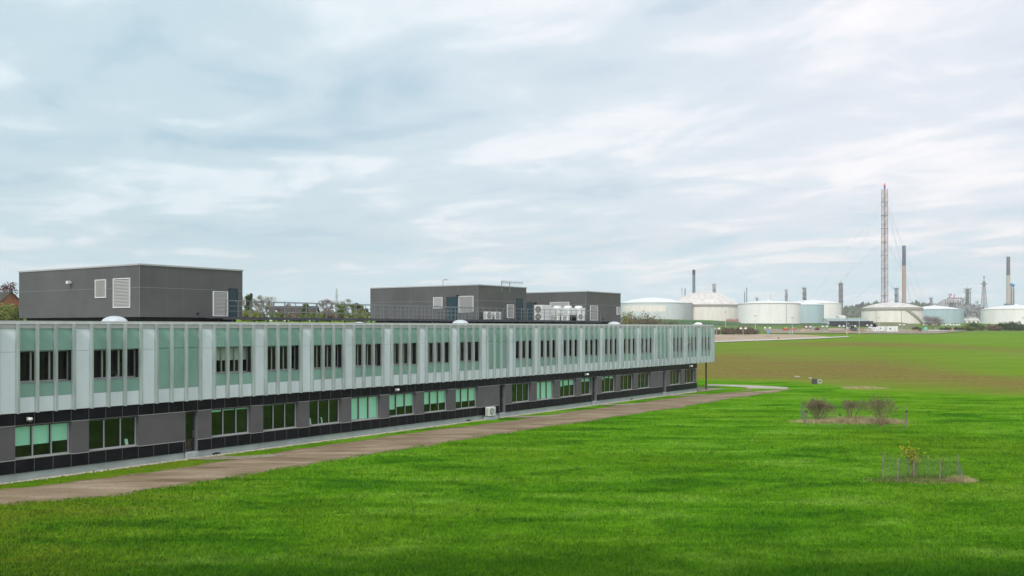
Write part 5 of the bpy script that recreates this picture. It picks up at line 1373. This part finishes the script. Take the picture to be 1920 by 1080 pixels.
sheet('site_yard', [(1440,625.3),(1560,625.3),(1700,626.6),(1760,626.2),(1812,621.2),(1800,619.2),(1700,617.5),(1560,616.5),(1430,618.0)], mat('churned yard', (0.20,0.17,0.10), 0.95, col2=(0.36,0.29,0.21), vscale=0.10), 0.25, step=9)
sheet('entrance_road', [(1738,623.3),(1782,621.3),(1812,620.4),(1800,619.3),(1770,619.6),(1742,620.4)], ROADM, 0.45, step=9)
# dark green bund in front of the tanks
def bund(label, pts, Y, dp, m, name='embankment'):
    mb = MB(); n = len(pts)
    for px, py in pts:
        x = place(px, Y); zt = zat(py, Y); zb = gz(x, Y-dp)-1.2
        zt = max(zt, zb+0.5)
        mb.v += [(x, Y-dp, zb),(x, Y-dp*0.25, zt),(x, Y+dp*0.25, zt),(x, Y+dp*1.2, zb)]
    for i in range(n-1):
        for j in range(3): a = i*4+j; mb.f.append((a,a+4,a+5,a+1))
    o = mb.build(name, m); tag(o, kind='structure'); return o
BGR = mat('bund grass', (0.030,0.075,0.030), 0.95, col2=(0.05,0.11,0.04), vscale=0.15)
bund('', [(1230,602),(1300,601.5),(1335,605.5),(1400,606.5),(1500,606.8),(1560,606),(1580,608)], 700, 22, BGR)
bund('', [(1180,598),(1240,598.5),(1330,600.5),(1385,604)], 760, 18, mat('bund bright grass', (0.06,0.15,0.03), 0.95, var=0.2, vscale=0.1))
bund('', [(1636,606),(1645,604),(1685,604.5),(1700,606.5),(1712,611)], 620, 14, mat('mown bund', (0.17,0.17,0.09), 0.95, var=0.15, vscale=0.2))
# dark fenced pit wall
x0, x1 = place(1555,640), place(1637,640)
t_ = thing('screen_wall', 'long low black screen wall in front of the girdered tank', 'wall', ((x0+x1)/2,640,gz((x0+x1)/2,640)-0.5)); w=(x1-x0)/2; H=zat(602.0,640)-t_.location.z
m = MB(); m.bbox(-w,-0.4,max(0,H-4.0),w,0.4,H,0.1); m.build('panel', mat('black screen', (0.022,0.024,0.034), 0.7), t_)
for i in range(9):
    m = MB(); u = -w+2*w*i/8; m.box(u-0.1,-0.5,0,u+0.1,-0.41,H); m.build('post', M['galv_dark'], t_)
shed('long pale green roofed shed behind the black screen wall', 1553, 1630, 596.8, 690, 14, TGR, mat('pale green roof', (0.30,0.38,0.37), 0.7), doors_n=5, pitch=0.35)
shed('small white hut left of the green roofed shed', 1574, 1586, 591.5, 800, 8, TWH, M['white'], doors_n=1)
# ------------------------------------------------------------------ bushes along the site
hb = [(1362,627.5,612.0,44,5),(1384,627.5,609.5,46,6),(1401,627,611,34,7)]
for i, (px, by, ty, wp, sd) in enumerate(hb):
    x, y, z = gpt(px, by); H = (by-ty)*y/FOC
    bush(['left part of the brown thicket behind the sandy ground','tall middle of the brown thicket behind the sandy ground','right end of the brown thicket beside bright grass'][i], x, y, wp*y/FOC, 5, H, 'brown', sd, n=6000, size=0.42, group='brown thicket')
for i, (px, ty, wp, Y, kind, lb) in enumerate([
    (1176,577,26,200,'yellow','pale budding tree beside the far plant room'),
    (1182,584,44,330,'brown','brown bush right of the far plant room'),(1198,581,34,345,'brown','taller brown bush before the leftmost white tank'),
    (1222,588,36,350,'brown','brown bush, third along the hedge right of the far plant room'),(1252,593,50,360,'brown','low end of the brown hedge before the leftmost white tank')]):
    x = place(px, Y); H = zat(ty, Y)-gz(x, Y)
    if i == 0: tree(lb, x, Y, H, 3.4, 'yellow', 0.0, 1.0, 3, n=500, size=0.3)
    else: bush(lb, x, Y, wp*Y/FOC*1.5, 6, H, kind, 60+i, n=3500, size=0.5, group='brown hedge right of the far plant room')
GH = 'green bushes along the top of the field'
for i, (px, ty, wp, kind, lb) in enumerate([
    (1815,608,26,'green','lighter green bush at the left end of the field top row'),(1828,604.5,40,'hedge','large dark green bush, second in the field top row'),
    (1856,608.5,34,'brown','brownish bush in a dip of the field top row'),(1881,604,36,'hedge','dark bush before the lettered tank, left of the tallest'),
    (1902,602.5,34,'hedge','tallest dark bush before the lettered tank'),(1924,606,40,'hedge','green bush cut by the right edge of the photo'),
    (1949,606,40,'hedge','green bush outside the right edge, end of the row')]):
    Y = 520; x = place(px, Y); H = zat(ty, Y)-gz(x, Y)+0.6
    bush(lb, x, Y, wp*Y/FOC*1.15, 6, H, kind, 80+i, n=2200, size=0.55, group=GH)
x, y, z = gpt(1758, 619.5); tree('wide mauve bare tree in front of the low pale blue tank', x, y+6, (620-594.5)*y/FOC, 54*y/FOC, 'mauve', 0.5, 2.2, 44, n=5000, size=0.5, low=0.22, trunk_h=0.2)
for i,(px,by,ty,wp,lb) in enumerate([(1722,622,611,26,'dark green bush left of the entrance road'),(1800,620.5,612,24,'dark bush behind the lamps right of the mauve tree'),(1776,620.5,612,30,'dark hedge under the mauve tree')]):
    x, y, z = gpt(px, by); bush(lb, x, y+2, wp*y/FOC, 4, (by-ty)*y/FOC, 'dark', 90+i, n=900, size=0.5, group='dark bushes by the entrance')
# ------------------------------------------------------------------ double headed street lamps
LAMPM = M['white']
def lamp_proto():
    t_ = thing('street_lamp', 'x', 'street lamp', (0,0,0), 0, 'double headed street lamps by the works')
    m = MB(); m.tube((0,0,0),(0,0,1.0),0.09,0.06,n=8); m.tube((0,0,0),(0,0,0.1),0.14,n=8); m.build('pole', M['trim'], t_)
    return t_
def street_lamp(px, top_py, Y, gap_px, label, singl=False):
    x = place(px, Y); z = gz(x, Y); H = max(2.5, zat(top_py, Y)-z); g = gap_px*Y/FOC/2
    t_ = thing('street_lamp', label, 'street lamp', (x, Y, z), 0, 'white headed street lamps by the works')
    m = MB(); m.tube((0,0,0),(0,0,H-0.2),0.12,0.08,n=8); m.tube((0,0,0),(0,0,0.6),0.16,n=8); m.tube((-g,0,H),(g,0,H),0.06,n=6); m.tube((0,0,H-0.2),(0,0,H+0.05),0.08,n=6); m.build('pole', M['trim'], t_)
    for s in (-1,1):
        m = MB(); m.lathe([(0.01,H+0.55),(0.35,H+0.45),(0.62,H+0.05),(0.58,H-0.25),(0.2,H-0.4),(0.01,H-0.42)][::-1], 14, (s*g,0)); m.build('lamp_head', LAMPM, t_, smooth=True)
for a in [(1343.5,616.5,430,9,'leftmost double lamp, beside the corner of the office building'),(1393.5,616,430,9,'double lamp in front of the brown thicket'),
          (1439,615.5,470,9,'double lamp behind the blue sign'),(1515.5,614.2,500,8,'double lamp left of the dark red lorry'),(1546.5,614,510,8,'double lamp above the row of pink slabs'),
          (1578,613.5,520,8,'double lamp before the left end of the black screen wall'),(1601,613,520,5,'double lamp beside the dark excavator'),(1630,613.5,540,8,'double lamp left of the white cabins'),
          (1691,612.2,560,8,'double lamp right of the white cabins'),(1735,611.2,560,6,'double lamp above the round green sign'),(1753,611,560,6,'double lamp under the mauve tree, left'),
          (1770,610.8,560,6,'double lamp under the mauve tree, right'),(1779,609.6,590,5,'double lamp, higher one right of the mauve trunk'),(1785,610.4,560,5,'double lamp above the orange panel, left'),
          (1791,610.4,560,5,'double lamp above the orange panel, right'),(1797,610.6,570,4,'double lamp last on the right before the green bushes')]:
    street_lamp(*a)
# thin tall lighting posts
def pole(px, top, base, label, m=None):
    x, y, z = gpt(px, base); H = (base-top)*y/FOC; t_ = thing('lighting_column', label, 'lamp post', (x,y,z), 0, 'thin lighting columns')
    mb = MB(); mb.tube((0,0,0),(0,0,H),0.11,0.07,n=6); mb.tube((0,0,0),(0,0,1.0),0.16,n=6); mb.build('pole', m or TGR, t_)
    mb = MB(); mb.box(-0.7,-0.2,H-0.15,0.7,0.2,H+0.1); mb.build('lamp_head', M['galv'], t_)
for a in [(1360.5,585,622,'thin column before the grimy domed tank'),(1416.5,592,624,'thin column before the large white tank, left'),(1485.5,596,626,'thin column before the large white tank, right'),
          (1587,598,625,'thin column before the black screen wall, left'),(1611,590,626,'thin column before the black screen wall, right'),(1648,596,624,'thin column before the girdered tank')]: pole(*a)
# ------------------------------------------------------------------ things on the works site
def gplace(px, py): return gpt(px, py)
def paint(n_, c): return bpy.data.materials.get(n_) or mat(n_, c, 0.5, var=0.06)
def cabin(label, px0, px1, top, base):
    x, y, z = gpt((px0+px1)/2, base); w = (px1-px0)*y/FOC; H = (base-top)*y/FOC
    t_ = thing('site_cabin', label, 'site cabin', (x, y, z), 0.0, 'white site cabins')
    m = MB(); m.bbox(-w/2,-0.2,0.3,w/2,2.6,H,0.08); m.build('body', M['white'], t_)
    m = MB(); m.box(-w/2+0.1,-0.1,0,w/2-0.1,2.4,0.3); m.build('skid', STE, t_)
    m = MB(); m.box(-w*0.3,-0.26,H*0.45,-w*0.12,-0.205,H*0.75); m.build('window', STB, t_)
    m = MB(); m.box(w*0.15,-0.25,0.4,w*0.3,-0.205,H*0.85); m.build('door', TGR, t_)
cabin('white site cabin, leftmost and lowest of the row', 1637, 1646, 613.5, 622.4)
cabin('white site cabin joined to the right of the lowest one', 1646.5, 1661.5, 611.8, 621.6)
cabin('white site cabin standing alone right of the joined pair', 1663, 1683.5, 611.8, 622.8)
def skip_bin(label, px, base, wpx, hpx, m, load=None):
    x, y, z = gpt(px, base); w = wpx*y/FOC; H = hpx*y/FOC; t_ = thing('skip', label, 'skip', (x,y,z), 0.1)
    mb = MB(); a=[(-w*0.36,-0.8,0.1),(w*0.36,-0.8,0.1),(w*0.36,0.8,0.1),(-w*0.36,0.8,0.1)]; b_=[(-w/2,-1.0,H),(w/2,-1.0,H),(w/2,1.0,H),(-w/2,1.0,H)]
    mb.v += a+b_; mb.f += [(3,2,1,0)]+[(i,(i+1)%4,4+(i+1)%4,4+i) for i in range(4)]; mb.build('bin', m, t_)
    mb = MB(); mb.tube((-w*0.42,-1.05,H*0.5),(-w*0.42,-0.9,H*0.5),0.12,n=8); mb.tube((w*0.42,-1.05,H*0.5),(w*0.42,-0.9,H*0.5),0.12,n=8); mb.box(-w/2-0.05,-1.08,H-0.12,w/2+0.05,-1.0,H); mb.build('lug', m, t_)
    if load:
        mb = MB(); mb.lathe([(w*0.42,H*0.9),(w*0.25,H*1.25),(0.01,H*1.4)],8); mb.build('load', load, t_)
skip_bin('bright red skip heaped with yellow bags', 1473.5, 620.3, 9.5, 4.6, paint('red paint',(0.62,0.035,0.05)), paint('yellow bags',(0.65,0.60,0.12)))
skip_bin('orange skip right of the red skip', 1488, 619.8, 7, 4.4, paint('orange paint',(0.70,0.14,0.05)), M['stones'])
def heap(label, px, base, wpx, hpx, m, seed=1, group='spoil heaps'):
    x, y, z = gpt(px, base); w = wpx*y/FOC/2; H = hpx*y/FOC; g = np.random.default_rng(seed); mb = MB(); n = 22; rings = 7
    for k in range(rings+1):
        f = k/rings
        for i in range(n):
            a = 2*math.pi*i/n; r = w*(1-f)*(1+0.12*math.sin(3*a+seed)+0.06*g.normal()); mb.v.append((r*math.cos(a)+w*0.1*f*math.sin(seed), 0.6*r*math.sin(a), -0.3+(H+0.3)*(1-(1-f)**1.4)*(1+0.03*g.normal())))
    for k in range(rings):
        for i in range(n): j=(i+1)%n; mb.f.append((k*n+i,k*n+j,(k+1)*n+j,(k+1)*n+i))
    o = mb.build('spoil_heap', m, None, smooth=True, loc=(x,y,z)); tag(o, label, 'spoil heap', group)
BRN = mat('brown spoil', (0.16,0.09,0.05), 0.95, var=0.25, vscale=1.0)
heap('broad pale sand heap right of the orange skip', 1506, 622.6, 24, 7.2, SAND, 1)
heap('small yellowish sand heap before the dark red lorry', 1525, 622.4, 13, 4.6, SAND, 2)
heap('dark brown spoil heap behind the pale sand heap', 1512, 617, 24, 8.0, BRN, 3)
heap('tiny brown mound on the sandy ground', 1460, 636.2, 8, 3.6, BRN, 5)
heap('brown spoil heap with a dark hollow beside the excavator', 1615, 622.4, 20, 7.0, mat('ochre spoil',(0.28,0.19,0.12),0.95,var=0.2), 7)
def lorry(label, px, base, lpx, m_cab, m_body, rz=0.0, Hpx=5.5):
    x, y, z = gpt(px, base); L = lpx*y/FOC; H = Hpx*y/FOC; t_ = thing('lorry', label, 'lorry', (x,y,z), rz)
    m = MB(); m.bbox(-L/2,-1.1,0.5,-L*0.18,1.1,H,0.12); m.build('cab', m_cab, t_)
    m = MB(); m.poly([(-L/2-0.02,-0.95,H*0.55),(-L/2-0.02,0.95,H*0.55),(-L/2-0.02,0.95,H*0.88),(-L/2-0.02,-0.95,H*0.88)]); m.box(-L*0.45,-1.13,H*0.55,-L*0.25,-1.105,H*0.88); m.build('window', M['dark'], t_)
    m = MB(); m.bbox(-L*0.15,-1.15,0.8,L/2,1.15,H*0.8,0.05); m.build('load_body', m_body, t_)
    for u in (-0.36,0.15,0.36):
        for s in (-1,1): m = MB(); m.tube((u*L,s*1.15,0.45),(u*L,s*0.85,0.45),0.45,n=14); m.build('wheel', M['black'], t_)
lorry('white and dark red lorry behind the yellowish sand heap', 1529, 619.6, 13, M['white'], paint('dark red paint',(0.22,0.02,0.035)), 0.1, 6.5)
# slabs stack: pink blocks
def stack(label, px0, px1, top, base, m, grp='stacks of pale slabs'):
    x, y, z = gpt((px0+px1)/2, base); w = (px1-px0)*y/FOC; H = (base-top)*y/FOC; t_ = thing('slab_stack', label, 'slab stack', (x,y,z), 0.0, grp)
    n = max(2, int(H/0.3)); g = np.random.default_rng(int(px0))
    mb = MB()
    for i in range(n): o_ = g.uniform(-0.15,0.15); mb.bbox(-w/2+o_,-0.8,0.12+i*H/n,w/2+o_,0.8,0.12+(i+0.85)*H/n,0.03)
    mb.build('slabs', m, t_)
    mb = MB()
    for u in (-0.4,0,0.4): mb.box(u*w-0.1,-0.7,0,u*w+0.1,0.7,0.12)
    mb.build('bearer', M['wood'], t_)
PNK = paint('pinkish slabs',(0.55,0.42,0.38))
stack('long stack of pinkish slabs on the works yard', 1552, 1583, 616.0, 619.6, PNK); stack('lower stack of pale slabs left of the long pinkish one', 1541, 1552, 620.8, 622.8, paint('pale slabs',(0.52,0.43,0.36)))
stack('low stack of brown boards below the long pinkish slabs', 1560, 1581, 620.8, 622.8, paint('brown boards',(0.30,0.16,0.11)))
stack('stack of orange boards left of the excavator', 1585, 1596, 620.2, 622.6, paint('orange boards',(0.60,0.26,0.07))); stack('stack of pale timber left of the white cabins', 1621, 1636, 618.0, 620.6, paint('pale timber',(0.50,0.45,0.36)))
# excavator
x, y, z = gpt(1600, 621.8); t_ = thing('excavator', 'dark excavator with raised arm on the works yard', 'excavator', (x,y,z), 0.2)
m = MB()
for s in (-1,1): m.bbox(-1.8,s*1.0-0.3,0,1.8,s*1.0+0.3,0.8,0.2)
m.build('track', M['black'], t_)
m = MB(); m.bbox(-1.5,-1.2,0.9,1.7,1.2,2.0,0.15); m.build('body', paint('dark blue grey paint',(0.06,0.07,0.10)), t_)
m = MB(); m.bbox(-1.4,-1.1,2.0,-0.1,0.1,3.2,0.12); m.build('cab', M['dark'], t_)
m = MB(); m.bar((-1.0,0.5,2.0),(-2.6,0.5,4.6),0.35); m.bar((-2.6,0.5,4.6),(-4.2,0.5,2.4),0.28); m.build('arm', STE, t_)
m = MB(); m.bbox(-4.6,0.1,1.6,-3.9,0.9,2.4,0.1); m.build('bucket', M['black'], t_)
def van(label, px, base, lpx, hpx, m_):
    x, y, z = gpt(px, base); L = lpx*y/FOC; H = hpx*y/FOC; t_ = thing('van', label, 'van', (x,y,z), 0.0, 'parked vans')
    m = MB(); prof = [(-L/2,0.35),(L/2,0.35),(L/2,H*0.55),(L*0.38,H*0.62),(L*0.26,H),(-L/2,H)]
    for s in (-0.95,0.95): m.poly([(a,s,b_) for a,b_ in prof])
    for i in range(6): a=prof[i]; b_=prof[(i+1)%6]; m.poly([(a[0],-0.95,a[1]),(b_[0],-0.95,b_[1]),(b_[0],0.95,b_[1]),(a[0],0.95,a[1])])
    m.build('body', m_, t_)
    m = MB(); m.box(L*0.1,-0.965,H*0.6,L*0.26,-0.952,H*0.88); m.build('window', M['dark'], t_)
    for u in (-0.32,0.32):
        for s in (-1,1): m = MB(); m.tube((u*L,s*0.97,0.35),(u*L,s*0.75,0.35),0.35,n=14); m.build('wheel', M['black'], t_)
van('white van left of the white cabins under a lamp', 1633, 617.4, 9, 5.0, M['white']); van('dark van in front of the bushes right of the orange panel', 1806, 619.8, 6, 4.2, paint('near black paint',(0.02,0.02,0.03)))
van('pale van beside the excavator', 1588.5, 617.8, 8, 4.2, TGR)
# signs
def sign(label, px, base, top, wpx, col, round_=False, ph=0.6, rz=0.0):
    x, y, z = gpt(px, base); H = (base-top)*y/FOC; w = wpx*y/FOC; t_ = thing('sign', label, 'sign', (x,y,z), rz)
    m = MB(); m.tube((0,0,0),(0,0,H*0.7),0.07,n=6); m.build('post', M['galv'], t_)
    m = MB()
    if round_: m.tube((0,-0.12,H-w/2),(0,-0.05,H-w/2),w/2,n=22)
    else: m.bbox(-w/2,-0.14,H*(1-ph),w/2,-0.06,H,0.02)
    m.build('board', mat('sign colour', col, 0.6), t_)
sign('blue sign board at the edge of the sandy ground', 1440, 631.5, 619.3, 4.2, (0.14,0.34,0.52), ph=0.55)
sign('pale grey sign board on the grass right of the blue sign', 1480.5, 627.6, 621.2, 2.2, (0.42,0.46,0.50))
sign('round turquoise sign by the entrance road', 1735.5, 620.6, 613.0, 6.4, (0.16,0.66,0.50), True)
sign('orange red panel among the lamps at right', 1783.5, 618.9, 614.0, 3.6, (0.72,0.13,0.05), ph=0.8)
sign('small yellow green sign left of the mauve tree trunk', 1746, 618.9, 613.3, 2.6, (0.42,0.44,0.12), ph=0.7)
sign('yellow marker sign in the bottom of the lane before the works', 1588, 628.0, 624.0, 1.4, (0.72,0.72,0.08), ph=0.6)
# small orange barriers and a plank fence
def barrier(label, px, base, wpx, hpx, col):
    x, y, z = gpt(px, base); w=wpx*y/FOC; H=hpx*y/FOC; t_=thing('barrier', label, 'barrier', (x,y,z), 0, 'low barriers on the works site')
    m = MB(); m.box(-w/2,-0.05,H*0.55,w/2,0.05,H*0.8); m.box(-w/2,-0.05,H*0.2,w/2,0.05,H*0.4); m.build('rail', mat('barrier colour', col, 0.6), t_)
    for s in (-1,1): m = MB(); m.box(s*w/2-0.08,-0.25,0,s*w/2+0.08,0.25,H); m.build('foot', M['galv'], t_)
barrier('small red barrier on the pale road nearest the offices', 1368, 643.6, 4.0, 1.6, (0.60,0.05,0.05)); barrier('white and red barrier on the pale road, middle', 1418, 640.2, 4.0, 2.2, (0.78,0.62,0.60))
barrier('orange barrier at the right end of the plank fence', 1724, 624.8, 4.5, 3.8, (0.72,0.30,0.08)); barrier('red and white barrier below the blue sign', 1441, 633.0, 3.4, 2.0, (0.70,0.30,0.28))
x, y, z = gpt(1712, 624.0); t_ = thing('plank_fence', 'pale orange plank fence right of the white cabins', 'fence', (x,y,z), 0.0); w = 19*y/FOC/2; H = 6.0*y/FOC
m = MB(); m.box(-w,-0.05,H*0.3,w,0.0,H*0.4); m.box(-w,-0.05,H*0.8,w,0.0,H*0.9); m.build('rail', M['stones'], t_)
pp = MB(); pp.box(-0.12,-0.1,0,0.12,-0.051,H); po = pp.build('plank', paint('ochre plank',(0.46,0.33,0.20)), t_, loc=(-w,0,0))
for i in range(1,12): c = po.copy(); scene.collection.objects.link(c); c.parent = t_; c.location = (-w+2*w*i/11,0,0)
# mesh security fence line along the yard
def mesh_fence(label, pts, hpx, n, m_):
    t_ = thing('mesh_fence', label, 'fence', (0,0,0), 0.0); P = [gpt(*q) for q in pts]; mb = MB(); H = 2.0
    tot = []
    for (a, b_) in zip(P, P[1:]):
        A = Vector(a); B = Vector(b_); k = max(2, int((B-A).length/6))
        for i in range(k+1):
            p = A.lerp(B, i/k); p.z = gz(p.x,p.y); tot.append(p)
    for z_ in (0.1, 0.7, 1.3, 1.95):
        for p, q in zip(tot, tot[1:]): mb.tube((p.x,p.y,p.z+z_),(q.x,q.y,q.z+z_),0.035,n=3,caps=False)
    mb.build('rail', m_, t_)
    pb = MB(); pb.tube((0,0,0),(0,0,2.1),0.05,n=5); po = pb.build('post', m_, t_, loc=tot[0])
    for p in tot[1:60]: c = po.copy(); scene.collection.objects.link(c); c.parent = t_; c.location = p
mesh_fence('pale grey security fence along the yard before the white cabins', [(1545,624.6),(1620,625.6),(1700,626.4),(1745,623.6)], 4, 30, M['trim'])
mesh_fence('grey security fence before the large white tank', [(1340,619),(1420,620),(1510,623.3),(1545,624.6)], 4, 30, M['galv'])
# red pipe rack by the grimy domed tank
x0_, x1_ = place(1362,800), place(1384,800); Yr = 800; z = gz(x0_,Yr)-1
t_ = thing('pipe_rack', 'red pipe rack with crossed members at the foot of the grimy domed tank', 'pipe rack', ((x0_+x1_)/2,Yr,z)); w=(x1_-x0_)/2; H=zat(596,Yr)-z; RP = paint('red oxide',(0.40,0.10,0.09))
m = MB(); g = np.random.default_rng(3)
for i in range(7): u=-w+2*w*i/6; m.bar((u,0,0),(u,0,H*(0.7+0.3*g.random())),0.45); m.bar((u,4,0),(u,4,H*0.8),0.4)
for k in range(5): m.bar((-w,0,H*(k+1)/6),(w,0,H*(k+1)/6),0.4)
for i in range(6): u=-w+2*w*i/6; m.bar((u,0,H*0.1),(u+w/3,0,H*0.75),0.3)
m.build('frame', RP, t_)
m = MB()
for i in range(5): m.tube((-w*1.1,1+i*0.6,H*(0.3+0.12*i)),(w*0.9,1+i*0.6,H*(0.3+0.12*i)),0.3,n=6)
m.build('pipes', TGR, t_)

# ------------------------------------------------------------------ haze
hz = MB(); hz.box(-4100,-350,-1.5,4100,3000,230)
hm = bpy.data.materials.new('haze'); hm.use_nodes = True; ht = hm.node_tree
for n in list(ht.nodes): ht.nodes.remove(n)
pv = N(ht, 'ShaderNodeVolumePrincipled'); pv.inputs['Color'].default_value = (1.0,1.0,1.0,1); pv.inputs['Density'].default_value = 0.00016; pv.inputs['Anisotropy'].default_value = -0.1
ho = N(ht, 'ShaderNodeOutputMaterial'); ht.links.new(pv.outputs[0], ho.inputs['Volume'])
tag(hz.build('haze', hm), kind='stuff')
